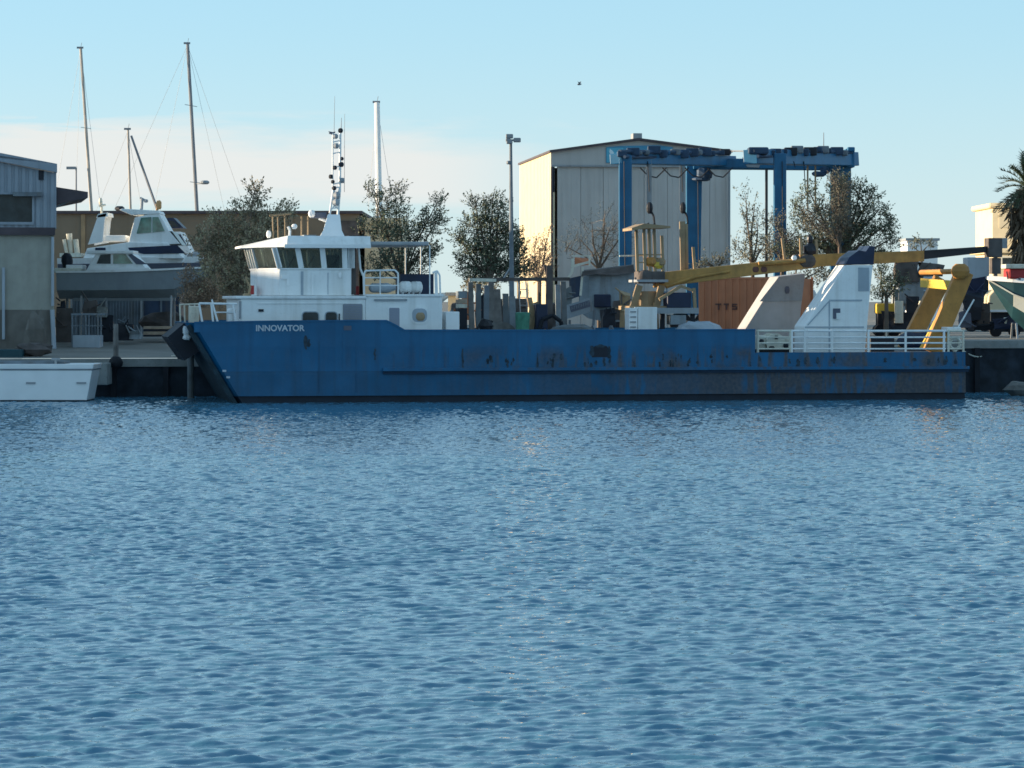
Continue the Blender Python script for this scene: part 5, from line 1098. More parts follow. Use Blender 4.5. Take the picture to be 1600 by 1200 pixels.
# slings and hook blocks
for px, D, y1 in ((1014, 193, 322), (1066, 200, 322), (1262, 198, 330), (1274, 198, 334)):
    k = MB(); a = P(px, 250, D)
    if px < 1100: k.box(a.x - .16, a.x + .16, D - .04, D + .04, P(0, y1, D).z, a.z)
    else: k.box(a.x - .05, a.x + .05, D - .04, D + .04, P(0, y1, D).z, a.z)
    so_ = k.build('lifting_sling', 'grey_paint' if px < 1100 else 'tan_paint', bl_)
    if px < 1100:
        k = MB(); b0 = P(px + 1, y1 + 3, D); k.blob(b0, .2, .2, .4, 8, 6); k.path([b0, b0 + Vector((.25, 0, -.5)), b0 + Vector((.3, 0, -1.0)), b0 + Vector((.0, 0, -1.15)), b0 + Vector((-.1, 0, -.9))], .07); k.build('hook', 'dark', so_)
k = MB(); k.blob(P(1100, 272, DL2 - .8), .5, .4, .45, 8, 6, .15); k.blob(P(1096, 280, DL2 - .8), .6, .4, .15, 8, 5, .1); k.build('floodlight', 'lift_dark', bl_)
k = MB(); k.box(P(1200, 0, DL1).x, P(1204, 0, DL1).x, DL1 + 2, DL1 + 2.2, zg, P(0, 262, DL1).z); k.build('ladder_post', 'wreck_dark', bl_)
for px, D, y1 in ((975, 190, 520), (1090, 203, 500), (1222, 190, 500), (1012, 193, 300), (1064, 200, 300), (1240, 192, 262), (1256, 196, 300)):
    k = MB(); a = P(px, 252, D - .5); k.tube(a, (a.x + .1, D - .5, P(0, y1, D).z), .03, .03, 5); k.build('wire_rope', 'dark', bl_)
for i_ in range(4):
    k = MB(); q_ = P(1000 + i_ * 35, 262, 193 + i_ * 2.5); k.path([q_, q_ + Vector((.5, 0, -.5)), q_ + Vector((1.0, 0, -.6)), q_ + Vector((1.6, 0, 0))], .04, 5); k.build('festoon_hose', 'dark', gl)
# ================================================================ light mast with three floodlights
D = 174; lm = thing('floodlight_mast', 'tall grey floodlight mast with small lamps on top, before the dark round tree', 'lamp post', (P(799, 0, D).x, D, gz(0, D)))
k = MB(); k.tube((P(800, 0, D).x, D, gz(0, D)), P(798, 225, D), .16, .08); k.build('pole', 'fence_grey', lm)
k = MB(); k.bar(P(793, 219, D), P(811, 219, D), .09); k.build('bracket', 'rig', lm)
for px, py, s_ in ((796, 213, .2), (796, 222, .17), (808, 219, .2), (794, 219, .14)):
    k = MB(); q_ = P(px, py, D); k.box(q_.x - s_, q_.x + s_, D - .25, D + .1, q_.z - s_ * .6, q_.z + s_ * .6); k.build('floodlight', 'grey_paint', lm, bevel=.05)
k = MB(); k.tube(P(798, 255, D), P(793, 255, D), .04); k.blob(P(794, 254, D), .12, .12, .12, 7, 5); k.build('camera', 'grey_paint', lm)
k = MB(); k.tube(P(799, 416, D), P(784, 440, D), .06); k.build('cable', 'grey_paint', lm)
# ================================================================ old boat on the hard, middle
D = 172; ob = thing('old_fishing_boat', 'derelict grey fishing boat covered with sagging sheets behind the deck frame', 'boat', (P(940, 0, D).x, D, gz(5, D)))
k = MB(); 
rg = []
for px, wt, pb, pt in ((905, .5, 505, 440), (920, 1.0, 515, 424), (945, 1.3, 520, 420), (970, 1.3, 520, 421), (992, 1.2, 518, 423)):
    x = P(px, 0, D).x; zt2, zb2 = P(0, pt, D).z, P(0, pb, D).z; rg.append([(x, D - wt, zb2 + .6), (x, D - wt * 1.15, (zt2 + zb2) / 2), (x, D - wt, zt2), (x, D + wt, zt2), (x, D + wt * 1.15, (zt2 + zb2) / 2), (x, D + wt, zb2 + .6)])
k.loft(rg).build('hull', 'wreck_grey', ob)
k = MB(); k.add([P(910, 424, D - 1.4), P(990, 414, D - 1.5), P(992, 426, D - 1.6), P(960, 430, D - 1.7), P(930, 428, D - 1.6), P(908, 432, D - 1.5), P(910, 422, D + 1), P(990, 413, D + 1)], [(0, 1, 2, 3, 4, 5), (0, 1, 7, 6)])
k.build('sheet', 'wreck_dark', ob)
k = MB()
for dy in (-1.2, .9):
    k.bar(P(895, 404, D + dy), P(894, 425, D + dy), .15); k.bar(P(894, 425, D + dy), P(888, 434, D + dy), .12); k.bar(P(921, 400, D + dy), P(921, 416, D + dy), .10)
    k.bar(P(911, 417, D + dy), P(907, 462, D + dy), .12); k.bar(P(894, 400, D + dy), P(923, 400, D + dy), .07); k.bar(P(895, 416, D + dy), P(922, 409, D + dy), .13)
k.build('wheelhouse_frame', 'cream_paint', ob)
k = MB(); k.add([P(898, 402, D), P(921, 404, D), P(920, 414, D - .3), P(898, 416, D)], [(0, 1, 2, 3)]); k.build('cloth', 'container_red', ob)
k = MB(); k.prism([(P(px, 0, D).x, P(0, py, D).z) for px, py in ((889, 435), (911, 430), (908, 462), (891, 468))], D - .6, D + .6); k.build('cabin', 'container_blue', ob)
k = MB(); k.box(P(927, 0, D).x, P(953, 0, D).x, D - 1.6, D - .8, P(0, 480, D).z, P(0, 460, D).z); k.build('engine_hatch', 'navy', ob, bevel=.05)
k = MB()
for px in (915, 945, 980): k.bar((P(px, 0, D).x, D, gz(5, D)), (P(px, 0, D).x, D, P(0, 510, D).z), .25)
k.build('keel_block', 'wreck_dark', ob)
# tilted transom board with faded dark lettering-like name panel
D = 166; t_ = thing('sign_board', 'tilted grey board with a dark faded name panel leaning behind the deck', 'board', (P(905, 500, D).x, D, gz(5, D)))
c_ = [(884, 477), (924, 465), (927, 486), (884, 499)]
k = MB(); k.prism([(P(px, 0, D).x, P(0, py, D).z) for px, py in c_], D, D + .12); k.build('board', 'wreck_grey', t_)
k = MB(); k.prism([(P(px, 0, D).x, P(0, py, D).z) for px, py in ((890, 478.5), (921, 469), (922.5, 479), (892, 488))], D - .02, D + .005); k.build('name_panel', 'marking', t_)
k = MB()
for i in range(8):
    px = 893.5 + i * 3.6; py = 484.5 - i * 1.15; k.bar(P(px, py, D - .035), P(px + .2, py - 5, D - .035), .04, .015)
    if i % 2: k.bar(P(px, py - 5, D - .035), P(px + 2, py - 5.6, D - .035), .03, .015)
    else: k.bar(P(px, py - 2, D - .035), P(px + 2, py - 2.6, D - .035), .03, .015)
k.build('faded_lettering', 'fence_grey', t_)
k = MB(); k.bar(P(929, 484, D + .2), P(926, 520, D + .2), .14); k.bar(P(890, 500, D + .2), (P(890, 0, D).x, D + .2, gz(5, D)), .12); k.build('prop', 'fence_grey', t_)
# ================================================================ red container on the quay
D = 182; ct = thing('shipping_container', 'rusty red shipping container on the quay behind the crane boom', 'container', (P(1150, 0, D).x, D, gz(14, D)))
phi = R(-21); ux, uy = math.cos(phi), math.sin(phi); Lc = 6.1; cz0, cz1 = gz(14, D), P(0, 433, D).z
Bx, By = P(1092, 0, D + .7).x, D + .9
def cq(s, d, z): return (Bx + ux * s - uy * d, By + uy * s + ux * d, z)
k = MB(); nr = 28
for i in range(nr):
    s0, s1 = .12 + (Lc - .24) * i / nr, .12 + (Lc - .24) * (i + 1) / nr; o_ = .05 if i % 2 else .01
    k.ring([cq(s0, o_, cz0 + .15), cq(s1, o_, cz0 + .15), cq(s1, 2.4, cz0 + .15), cq(s0, 2.4, cz0 + .15)], [cq(s0, o_, cz1 - .1), cq(s1, o_, cz1 - .1), cq(s1, 2.4, cz1 - .1), cq(s0, 2.4, cz1 - .1)])
k.build('body', 'container_red', ct)
k = MB()
for s in (0, Lc - .12):
    for d_ in (0, 2.3): k.ring([cq(s, d_, cz0), cq(s + .12, d_, cz0), cq(s + .12, d_ + .12, cz0), cq(s, d_ + .12, cz0)], [cq(s, d_, cz1), cq(s + .12, d_, cz1), cq(s + .12, d_ + .12, cz1), cq(s, d_ + .12, cz1)])
for z0_, z1_ in ((cz0, cz0 + .15), (cz1 - .12, cz1)):
    k.ring([cq(.12, -.005, z0_), cq(Lc - .12, -.005, z0_), cq(Lc - .12, .1, z0_), cq(.12, .1, z0_)], [cq(.12, -.005, z1_), cq(Lc - .12, -.005, z1_), cq(Lc - .12, .1, z1_), cq(.12, .1, z1_)])
k.build('frame', 'container_red', ct)
k = MB()
for i, (dx, dy, w_, h_) in enumerate(((1.15, 0, .09, .34), (1.0, .27, .34, .09), (1.62, 0, .09, .34), (1.5, .27, .3, .09), (1.99, .27, .30, .08), (1.99, .14, .26, .07), (1.99, 0, .30, .08), (1.99, .14, .08, .2), (2.22, .0, .08, .2))):
    z_ = P(0, 484, D).z + dy; k.ring([cq(dx, -.02, z_), cq(dx + w_, -.02, z_), cq(dx + w_, 0.012, z_), cq(dx, 0.012, z_)], [cq(dx, -.02, z_ + h_), cq(dx + w_, -.02, z_ + h_), cq(dx + w_, 0.012, z_ + h_), cq(dx, 0.012, z_ + h_)])
k.build('marking', 'marking_dark', ct)
D = 190; t_ = thing('storage_tank', 'dark maroon skip on the quay between the two funnels', 'skip', (P(1262, 0, D).x, D, gz(18, D)))
a, c_ = P(1200, 0, D), P(1300, 0, D); k = MB(); k.prism([(a.x, P(0, 470, D).z), (c_.x, P(0, 468, D).z), (c_.x - .3, gz(18, D)), (a.x + .3, gz(18, D))], D, D + 2.2); k.build('body', 'container_red', t_)
k = MB(); k.bar(P(1200, 470, D - .05), P(1300, 468, D - .05), .15); k.build('rim', 'dark', t_)
D = 205; k = MB(); k.box(P(1252, 0, D).x, P(1283, 0, D).x, D, D + 2.5, 2.6, P(0, 452, D).z); vn = thing('white_van', 'white parked van seen between the two funnels', 'van', (P(1268, 0, D).x, D, 2.6))
k = MB(); a, c_ = P(1248, 0, D).x, P(1292, 0, D).x; k.prism([(a, 3.0), (a, 4.3), (a + .3, P(0, 452, D).z), (c_ - .8, P(0, 452, D).z), (c_ - .1, 4.1), (c_, 3.0)], D, D + 2); k.build('body', 'white_clean', vn, bevel=.1)
k = MB(); k.box(a + .5, a + 1.0, D - .02, D + .02, 4.1, 4.5); k.build('window', 'glass', vn)
for x in (a + .8, c_ - .8): k = MB(); k.tube((x, D - .02, 2.98), (x, D + .25, 2.98), .34, .34, 12); k.build('wheel', 'rubber', vn)
# ================================================================ trees
def tree(name, label, cat, base, blobs, D, leaf='leaf_dark', bark='bark', dens=1.0, size=.16, twig=.55, lean=(.25, 0), group=None, dep=.8, trunk_r=.14, seed=1, sp=.13):
    """blobs: crown masses in photo pixels at depth D (cx, cy, rx, ry, density)"""
    r = random.Random(seed); s = K * D; zg = gz(P(base, 0, D).x, D); t_ = thing(name, label, cat, (P(base, 0, D).x, D, zg), 'W', group)
    wood = MB(); B0 = Vector((P(base, 0, D).x, D, zg)); lv = MB()
    cs = [(P(b[0], b[1], D), b[2] * s, b[3] * s, (b[4] if len(b) > 4 else 1)) for b in blobs]
    low = min(c[0].z - c[2] for c in cs); fork = B0 + Vector((0, 0, max(.5, (low - zg) * .9 + .4)))
    wood.tube(B0, fork, trunk_r, trunk_r * .8, 7)
    for c, rx, rz, de in cs:
        c = c + Vector((0, r.uniform(-.5, .5) * rx * dep, 0)); top = c + Vector((0, 0, rz * .35)); m1 = fork.lerp(top, .5) + Vector((r.uniform(-.2, .2), r.uniform(-.2, .2), r.uniform(-.1, .3)))
        wood.tube(fork, m1, trunk_r * .55, trunk_r * .38, 6); wood.tube(m1, top, trunk_r * .38, trunk_r * .12, 5)
        ns = int(44 * de * dens * (rx * rz / .8 + .6) / (twig / .55))
        for _ in range(ns):
            # a spray: a thin twig starting inside the mass, running outward and up, leaves along it
            th, ph = r.uniform(0, 2 * math.pi), math.acos(r.uniform(-1, 1)); q = r.random() ** .45
            d_ = Vector((math.sin(ph) * math.cos(th) * rx, math.sin(ph) * math.sin(th) * rx * dep, math.cos(ph) * rz))
            p0 = c + d_ * q * .8; dr = (d_.normalized() * .8 + Vector((lean[0], lean[1], .65)) + Vector((r.gauss(0, .3), r.gauss(0, .3), r.gauss(0, .3)))).normalized()
            ln = twig * r.uniform(.6, 1.5); p1 = p0 + dr * ln
            if r.random() < .5: wood.tube(p0 - dr * .2, p1, .016, .007, 3)
            nl = int(ln / sp * 2.6) + 3
            for i in range(nl):
                t = r.random(); o = p0.lerp(p1, t) + Vector((r.gauss(0, 1), r.gauss(0, 1), r.gauss(0, 1))) * .12 * (1.15 - t)
                sz = size * .72 * r.uniform(.5, 1.25); a = Vector((r.gauss(0, 1), r.gauss(0, 1), r.gauss(0, 1))).normalized(); e1 = (dr * 1.2 + a * .9).normalized() * sz; e2 = e1.cross(a + Vector((0, .01, 0))).normalized() * sz * .36
                lv.add([o - e1 * .5, o + e2, o + e1 * .6, o - e2], [(0, 1, 2, 3)])
    wood.build('trunk', bark, t_); 
    if lv.v: lv.build('crown', leaf, t_)
    return t_
G = 'trees and shrubs along the yard'
tree('feathery_tree', 'feathery olive brown tree between the yard boats and the white wheelhouse', 'tree', 372,
     [(398, 305, 16, 22, .8), (385, 335, 26, 22, 1.2), (350, 350, 26, 22, 1.2), (325, 385, 30, 34, 1.4), (365, 385, 34, 36, 1.6), (402, 375, 32, 36, 1.5), (425, 345, 22, 26, 1.2), (448, 330, 12, 14, .7), (340, 430, 34, 30, 1.3), (385, 430, 36, 32, 1.6), (415, 425, 24, 30, 1.2), (372, 462, 40, 18, 1.1)], 172,
     leaf='leaf_olive', bark='bark_pale', dens=1.1, seed=3, trunk_r=.18, group=G)
tree('dry_shrub', 'orange brown dry shrub below the bow of the yard boats', 'shrub', 298, [(292, 440, 12, 22, 1), (300, 470, 18, 18, 1.2), (318, 455, 14, 16, .8), (330, 470, 20, 14, .8)], 173, leaf='twig_brown', bark='bark_pale', dens=1.5, seed=4, size=.13, group=G)
tree('windswept_tree', 'wind-bent tree with gaps rising behind the aft deckhouse and white mast', 'tree', 628,
     [(580, 300, 12, 14, .7), (596, 325, 18, 22, 1.1), (618, 302, 15, 16, .8), (622, 335, 22, 22, 1), (600, 365, 28, 22, 1.3), (640, 365, 26, 20, 1.2), (668, 350, 20, 24, 1.1), (684, 322, 10, 20, .7), (685, 345, 9, 14, .8), (655, 395, 30, 24, 1.2), (610, 400, 30, 26, 1.1), (590, 420, 24, 22, .9), (640, 425, 34, 20, 1.1), (572, 360, 14, 20, .7), (672, 395, 12, 18, .8)], 186, leaf='leaf_dark', dens=1.05, seed=11, size=.15, group=G, lean=(.45, 0))
tree('round_tree', 'dense dark round tree left of the big boat shed, behind the floodlight mast', 'tree', 766,
     [(742, 322, 11, 16, .7), (762, 330, 15, 16, .9), (782, 325, 11, 13, .8), (745, 355, 26, 24, 1.4), (778, 355, 26, 24, 1.5), (730, 388, 22, 24, 1.2), (763, 388, 32, 28, 2.0), (797, 380, 22, 26, 1.6), (808, 402, 17, 22, 1.5), (755, 415, 30, 20, 1.6), (786, 420, 26, 18, 1.5), (722, 412, 10, 12, .7), (741, 432, 22, 14, 1.1), (716, 370, 10, 16, .6), (822, 425, 10, 14, .8), (770, 312, 8, 10, .5), (795, 430, 24, 14, 1.2)], 184, leaf='leaf_dark', dens=1.15, seed=21, size=.15, group=G, lean=(.15, 0))
tree('dry_shrub', 'sandy dry shrub against the boat shed side wall', 'shrub', 842, [(836, 390, 12, 22, .7), (850, 408, 14, 26, 1.2), (830, 420, 16, 20, 1), (854, 378, 8, 18, .5), (845, 432, 18, 12, 1.1)], 205, leaf='twig_brown', dens=1.1, seed=22, size=.12, group=G)
tree('bare_tree', 'bare reddish brown tree before the shed doors, left of the control frame', 'tree', 936, [(925, 355, 18, 24, .7), (955, 360, 20, 24, .9), (905, 380, 22, 22, .8), (960, 390, 24, 22, 1.0), (930, 395, 28, 20, 1.0), (885, 395, 18, 26, .6), (975, 370, 12, 18, .6), (945, 335, 14, 18, .4)], 200, leaf='twig_grey', dens=.8, seed=31, size=.085, twig=.8, group=G)
tree('climbing_tree', 'bare brown tree screening the right rear leg of the hoist', 'tree', 1312, [(1308, 285, 12, 18, 1), (1318, 300, 12, 20, 1.2), (1306, 325, 15, 22, 1.4), (1318, 345, 14, 24, 1.4), (1298, 360, 18, 22, 1.2), (1272, 355, 18, 22, .9), (1262, 335, 14, 18, .7)], 184, leaf='twig_grey', dens=1.1, seed=35, size=.11, group=G)
tree('brown_shrub', 'brown bushy shrub at the foot of the hoist leg, left of the boom posts', 'shrub', 1222, [(1212, 352, 14, 18, .7), (1228, 375, 18, 18, 1.2), (1205, 385, 14, 16, 1), (1235, 395, 16, 12, 1.2)], 187, leaf='twig_grey', dens=1.2, seed=36, size=.12, group=G)
tree('low_shrub', 'low dark shrub at the right corner of the boat shed', 'shrub', 1118, [(1105, 412, 16, 9, .8), (1128, 410, 14, 11, .9), (1092, 415, 10, 7, .6)], 200, leaf='leaf_mid', dens=.8, seed=33, size=.14, group=G)
tree('sparse_tree', 'sparse open tree filling the gap right of the boat shed', 'tree', 1176, [(1165, 310, 10, 22, .25), (1180, 325, 14, 22, .35), (1165, 345, 14, 20, .7), (1185, 355, 16, 20, .8), (1175, 380, 20, 20, 1.0), (1155, 395, 12, 16, .8), (1198, 385, 12, 20, .9), (1170, 405, 22, 10, .9)], 192, leaf='leaf_mid', dens=.8, seed=41, size=.14, twig=.7, group=G, lean=(.1, 0))
tree('bushy_tree', 'large bushy tree under and right of the hoist, behind the funnels', 'tree', 1310,
     [(1245, 325, 13, 18, .7), (1262, 300, 12, 15, .7), (1255, 350, 18, 18, 1), (1285, 330, 18, 22, 1), (1312, 300, 20, 28, 1.5), (1318, 335, 22, 26, 1.6), (1345, 300, 15, 18, .9), (1362, 308, 10, 10, .6), (1350, 335, 20, 20, 1.1), (1375, 330, 11, 10, .6), (1300, 365, 34, 24, 1.8), (1340, 370, 30, 24, 1.7), (1378, 362, 16, 16, 1.0), (1393, 348, 9, 10, .6), (1392, 378, 11, 14, .7), (1265, 385, 24, 20, 1.3), (1310, 395, 40, 16, 1.8), (1220, 395, 22, 12, .8), (1360, 395, 24, 14, 1.3)], 186, leaf='leaf_dark', dens=1.25, seed=51, size=.15, trunk_r=.2, group=G)
tree('grey_shrub', 'dusty grey tree behind the crane boom, left of the white funnel', 'tree', 1240, [(1215, 405, 26, 16, 1), (1245, 400, 26, 16, 1.1), (1280, 430, 24, 18, 1.2), (1240, 440, 24, 16, 1)], 196, leaf='leaf_mid', dens=1, seed=52, size=.15, group=G)
tree('distant_tree', 'faint wispy tree far off right of the white funnel', 'tree', 1440, [(1438, 378, 12, 5, .9), (1452, 384, 10, 5, .7), (1425, 386, 8, 4, .6)], 300, leaf='leaf_mid', dens=.5, seed=61, size=.2, twig=.5, group=G)
tree('green_shrub', 'dark green shrub behind the rails right of the white funnel', 'shrub', 1385, [(1378, 430, 14, 16, 1), (1392, 450, 14, 16, 1), (1374, 460, 12, 12, .8), (1405, 440, 8, 12, .6)], 183, leaf='leaf_dark', dens=1.3, seed=62, size=.14, group=G)
# palm at the right edge
D = 214; pm = thing('palm_tree', 'date palm with shaggy dead skirt at the right edge', 'palm', (P(1606, 0, D).x, D, 2.6)); r = random.Random(5)
C0 = P(1606, 296, D); k = MB(); k.tube((C0.x, D, 2.6), C0, .35, .3, 10); k.build('trunk', 'bark', pm)
for j in range(80):
    th = r.uniform(0, 2 * math.pi); el = r.uniform(-.5, 1.45); ln = r.uniform(1.9, 2.9); pts = []; d_ = Vector((math.cos(th) * math.cos(el), math.sin(th) * math.cos(el), math.sin(el))); p_ = C0.copy()
    for s_ in range(9): pts.append(p_.copy()); p_ = p_ + d_ * ln / 8; d_ = (d_ + Vector((0, 0, -.13))).normalized()
    k = MB()
    for a, b in zip(pts[:-1], pts[1:]):
        t = (b - a).normalized(); sd_ = t.cross(Vector((0, 0, 1))).normalized(); up_ = sd_.cross(t)
        k.tube(a, b, .02, .015, 3)
        for w_ in range(3):
            q = a.lerp(b, w_ / 3 + .1)
            for sg_ in (-1, 1):
                tip = q + (sd_ * sg_ * .8 + t * .6 + up_ * .3 + Vector((r.gauss(0, .15), 0, r.gauss(0, .15)))) * .42; k.add([q, q + t * .09, tip], [(0, 1, 2)])
    k.build('frond', 'leaf_palm', pm)
sk = MB()
for j in range(900):
    th = r.uniform(0, 2 * math.pi); zz = r.uniform(0, 1) ** .8; z_ = C0.z - .3 - zz * 5.0; rr_ = (1.25 - .55 * zz) * r.uniform(.5, 1.15)
    p_ = Vector((C0.x + rr_ * math.cos(th), D + rr_ * math.sin(th), z_)); q = p_ + Vector((r.gauss(0, .25) + .2 * math.cos(th), r.gauss(0, .2), -r.uniform(.4, 1.0))); e = Vector((r.gauss(0, .1), r.gauss(0, .1), 0)).normalized() * .09
    sk.add([p_ - e, p_ + e, q + e * .5, q - e * .5], [(0, 1, 2, 3)])
sk.tube((C0.x, D, C0.z - 5), (C0.x, D, C0.z), .45, .8, 10); sk.build('dead_frond_skirt', 'palm_skirt', pm)
# ================================================================ right side: building, boats, van, machines
D = 245; cb_ = thing('cream_building', 'cream rendered building with rounded parapet behind the palm', 'building', (P(1610, 0, D).x, D, 2.6))
ph = R(24); X0, Y0_ = P(1551, 0, D).x, D
def cbp(s, d, z): return (X0 + math.cos(ph) * s * -1 * -1 + math.sin(ph) * d * 0, Y0_ + s * -math.sin(ph) * 1 + d, z)
def cbb(m, nm, s0, s1, d0, d1, py0, py1, par=None, bev=0):
    z1, z0 = P(0, py0, D).z, P(0, py1, D).z; return MB().ring([cbp(s0, d0, z0), cbp(s1, d0, z0), cbp(s1, d1, z0), cbp(s0, d1, z0)], [cbp(s0, d0, z1), cbp(s1, d0, z1), cbp(s1, d1, z1), cbp(s0, d1, z1)]).build(nm, m, par or cb_, bevel=bev)
cbb('cream_wall', 'wall', 0, 10, 0, 9, 326, 545); cbb('cream_wall', 'parapet', -.35, 10.2, -.3, 9.3, 317, 325.5, bev=.15)
cbb('cream_wall', 'cornice', -.5, 10.2, -.4, 9.3, 388, 396, bev=.1); w_ = cbb('shed_cream', 'render_panel', .5, 2.0, -.04, .01, 328, 356); 
w_ = cbb('cream_paint', 'window', .6, 2.2, -.06, .01, 400, 420); cbb('glass', 'pane', .75, 2.05, -.09, -.05, 403, 418, w_)
D = 200; sb = thing('notice_frame', 'grey flat sign frame on a post behind the boom head', 'sign', (P(1553, 0, D).x, D, 2.65))
k = MB(); a, c_ = P(1541, 372, D), P(1574, 388, D); k.box(a.x, c_.x, D, D + .15, c_.z, a.z); k.build('board', 'wreck_grey', sb)
k = MB(); k.bar((P(1556, 0, D).x, D + .3, 2.6), P(1556, 388, D + .3), .2); k.build('post', 'wreck_dark', sb)
# fishing boat on the hard at the right edge
D = 176; zg = gz(28, D); fb_ = thing('cruiser_on_stands', 'dark teal hulled boat with white gunwale on stands at the right edge', 'boat', (P(1600, 0, D).x, D, zg))
xb0, xb1 = P(1546, 0, D - .2).x, P(1546, 0, D).x + 10
rg = [[(x, y, z) for x, y, z in rr_] for rr_ in hull_rings(xb1, xb0, D, P(0, 532, D).z, P(0, 448, D).z, 3.2, .45)]
MB().loft(rg).build('hull', 'teal', fb_)
rgw = [[Vector(r_[0]).lerp(Vector(r_[1]), .55) + Vector((0, -.03, 0)), Vector(r_[1]) + Vector((0, -.04, 0)), Vector(r_[1]) + Vector((0, .05, 0)), Vector(r_[0]).lerp(Vector(r_[1]), .55) + Vector((0, .05, 0))] for r_ in rg[:-1]]
MB().loft([[tuple(p) for p in r_] for r_ in rgw]).build('hull_band', 'cream_paint', fb_)
k = MB(); k2 = MB()
for r0, r1 in zip(rg[:-1], rg[1:]):
    k.bar((r0[0][0], r0[0][1] - .0, r0[0][2] + .02), (r1[0][0], r1[0][1] + .0, r1[0][2] + .02), .26, .3); k.bar((r0[4][0], r0[4][1], r0[4][2] + .02), (r1[4][0], r1[4][1], r1[4][2] + .02), .16, .3)
    m0, m1 = Vector(r0[0]).lerp(Vector(r0[1]), .55), Vector(r1[0]).lerp(Vector(r1[1]), .55); k2.bar(m0 + Vector((0, -.06, 0)), m1 + Vector((0, -.06, 0)), .07, .06)
k.build('gunwale', 'white_clean', fb_); k2.build('rubbing_strake', 'cream_paint', fb_)
k = MB(); k.box(P(1572, 0, D).x, P(1640, 0, D).x, D - 1, D + 1, P(0, 436, D).z, P(0, 420, D).z); k.build('cabin', 'red', fb_, bevel=.1)
k = MB(); k.box(P(1566, 0, D).x, P(1640, 0, D).x, D - 1.15, D + 1.15, P(0, 420, D).z, P(0, 413, D).z); k.build('roof', 'cream_paint', fb_, bevel=.05)
k = MB(); k.tube(P(1575, 436, D - .9), P(1573, 424, D - .9), .04); k.tube(P(1549, 434, D), P(1595, 436, D - 1), .05); k.build('bow_rail', 'dark', fb_)
cradle(fb_, P(1585, 0, D).x, P(1600, 0, D).x + 3, D, zg, P(0, 505, D).z)
D = 184; t_ = thing('parked_trailer', 'small cream caravan on the quay left of the teal boat', 'caravan', (P(1560, 0, D).x, D, gz(28, D)))
k = MB(); q_ = lambda px, py: (P(px, 0, D).x, P(0, py, D).z); k.prism([q_(1543, 488), q_(1545, 462), q_(1554, 452), q_(1576, 455), q_(1590, 470), q_(1600, 488)], D, D + 2); k.build('body', 'cream_wall', t_, bevel=.08)
k = MB(); k.prism([q_(1545, 487.5), q_(1545, 484), q_(1600, 484), q_(1600, 487.5)], D - .04, D); k.build('trim', 'white_clean', t_)
for px in (1556, 1585): k = MB(); a = P(px, 490, D); k.tube((a.x, D, gz(28, D) + .35), (a.x, D + .2, gz(28, D) + .35), .35, .35, 12); k.build('wheel', 'rubber', t_)
k = MB(); k.box(P(1549, 0, D).x, P(1600, 0, D).x, D + .2, D + 1.8, gz(28, D) + .3, P(0, 488, D).z); k.build('chassis', 'dark', t_)
D = 215; vn2 = thing('white_truck', 'white box truck behind the A-frame head', 'truck', (P(1528, 0, D).x, D, 2.65))
k = MB(); k.box(P(1512, 0, D).x, P(1546, 0, D).x, D, D + 2.3, P(0, 436, D).z, P(0, 402, D).z); k.build('cargo_box', 'boat_grey_pale', vn2, bevel=.05)
k = MB(); k.box(P(1514, 0, D).x, P(1545, 0, D).x, D + .1, D + 2.2, 3.0, P(0, 436, D).z); k.build('chassis', 'dark', vn2)
for px in (1518, 1540): k = MB(); k.tube((P(px, 0, D).x, D, 3.1), (P(px, 0, D).x, D + .3, 3.1), .45, .45, 12); k.build('wheel', 'rubber', vn2)
junk('yard_junk', 'heap of dark machinery and drums between A-frame and teal boat', 'junk', [(1512, 436, 1538, 470, 'navy', 'block'), (1506, 462, 1530, 500, 'dark', 'block'), (1526, 470, 1545, 508, 'wreck_dark', 'block'), (1500, 488, 1520, 512, 'marking', 'block'), (1530, 492, 1546, 504, 'wreck_grey', 'drum'), (1518, 502, 1560, 516, 'dark', 'block'), (1556, 498, 1580, 514, 'navy', 'block'), (1568, 496, 1574, 506, 'cream_paint', 'drum'), (1580, 500, 1592, 515, 'wreck_grey', 'drum')], 181)
junk('stacked_engines', 'rusty machinery with reddish tarps left of the ochre A-frame', 'machinery', [(1400, 400, 1440, 440, 'wreck_dark', 'block'), (1408, 428, 1440, 470, 'wreck_grey', 'block'), (1440, 412, 1470, 432, 'wreck_dark', 'block'), (1420, 462, 1440, 500, 'dark', 'block'), (1398, 470, 1412, 505, 'cream_paint', 'drum'), (1385, 488, 1420, 515, 'dark', 'block'), (1436, 470, 1450, 500, 'cream_paint', 'drum')], 186)
D = 192; k = MB(); k.blob(P(1462, 435, D), 1.6, .8, .5, 11, 7, .15); k.v = [(x, y, max(z, 2.6)) for x, y, z in k.v]
a = thing('tarped_boat', 'boat under grey tarpaulin behind the ochre A-frame legs', 'boat', (P(1450, 0, D).x, D, gz(24, D)))
MB().loft(hull_rings(P(1395, 0, D).x, P(1475, 0, D).x, D, P(0, 485, D).z, P(0, 452, D).z, 2.4, .3)).build('hull', 'wreck_grey', a)
k = MB(); xs2 = [P(px, 0, D).x for px in (1400, 1415, 1440, 1465)]; k.loft([[(x, D - 1.2, P(0, 455, D).z), (x, D - .5, P(0, tp, D).z), (x, D + .5, P(0, tp, D).z), (x, D + 1.2, P(0, 455, D).z)] for x, tp in zip(xs2, (438, 418, 424, 440))]); k.build('tarpaulin', 'boat_grey_pale', a)
cradle(a, xs2[0] + .4, xs2[3] - .6, D, gz(24, D), P(0, 478, D).z)
D = 188; fl = thing('forklift', 'small yellow forklift half hidden behind the stern rails', 'forklift', (P(1388, 0, D).x, D, gz(22, D))); zg = gz(22, D)
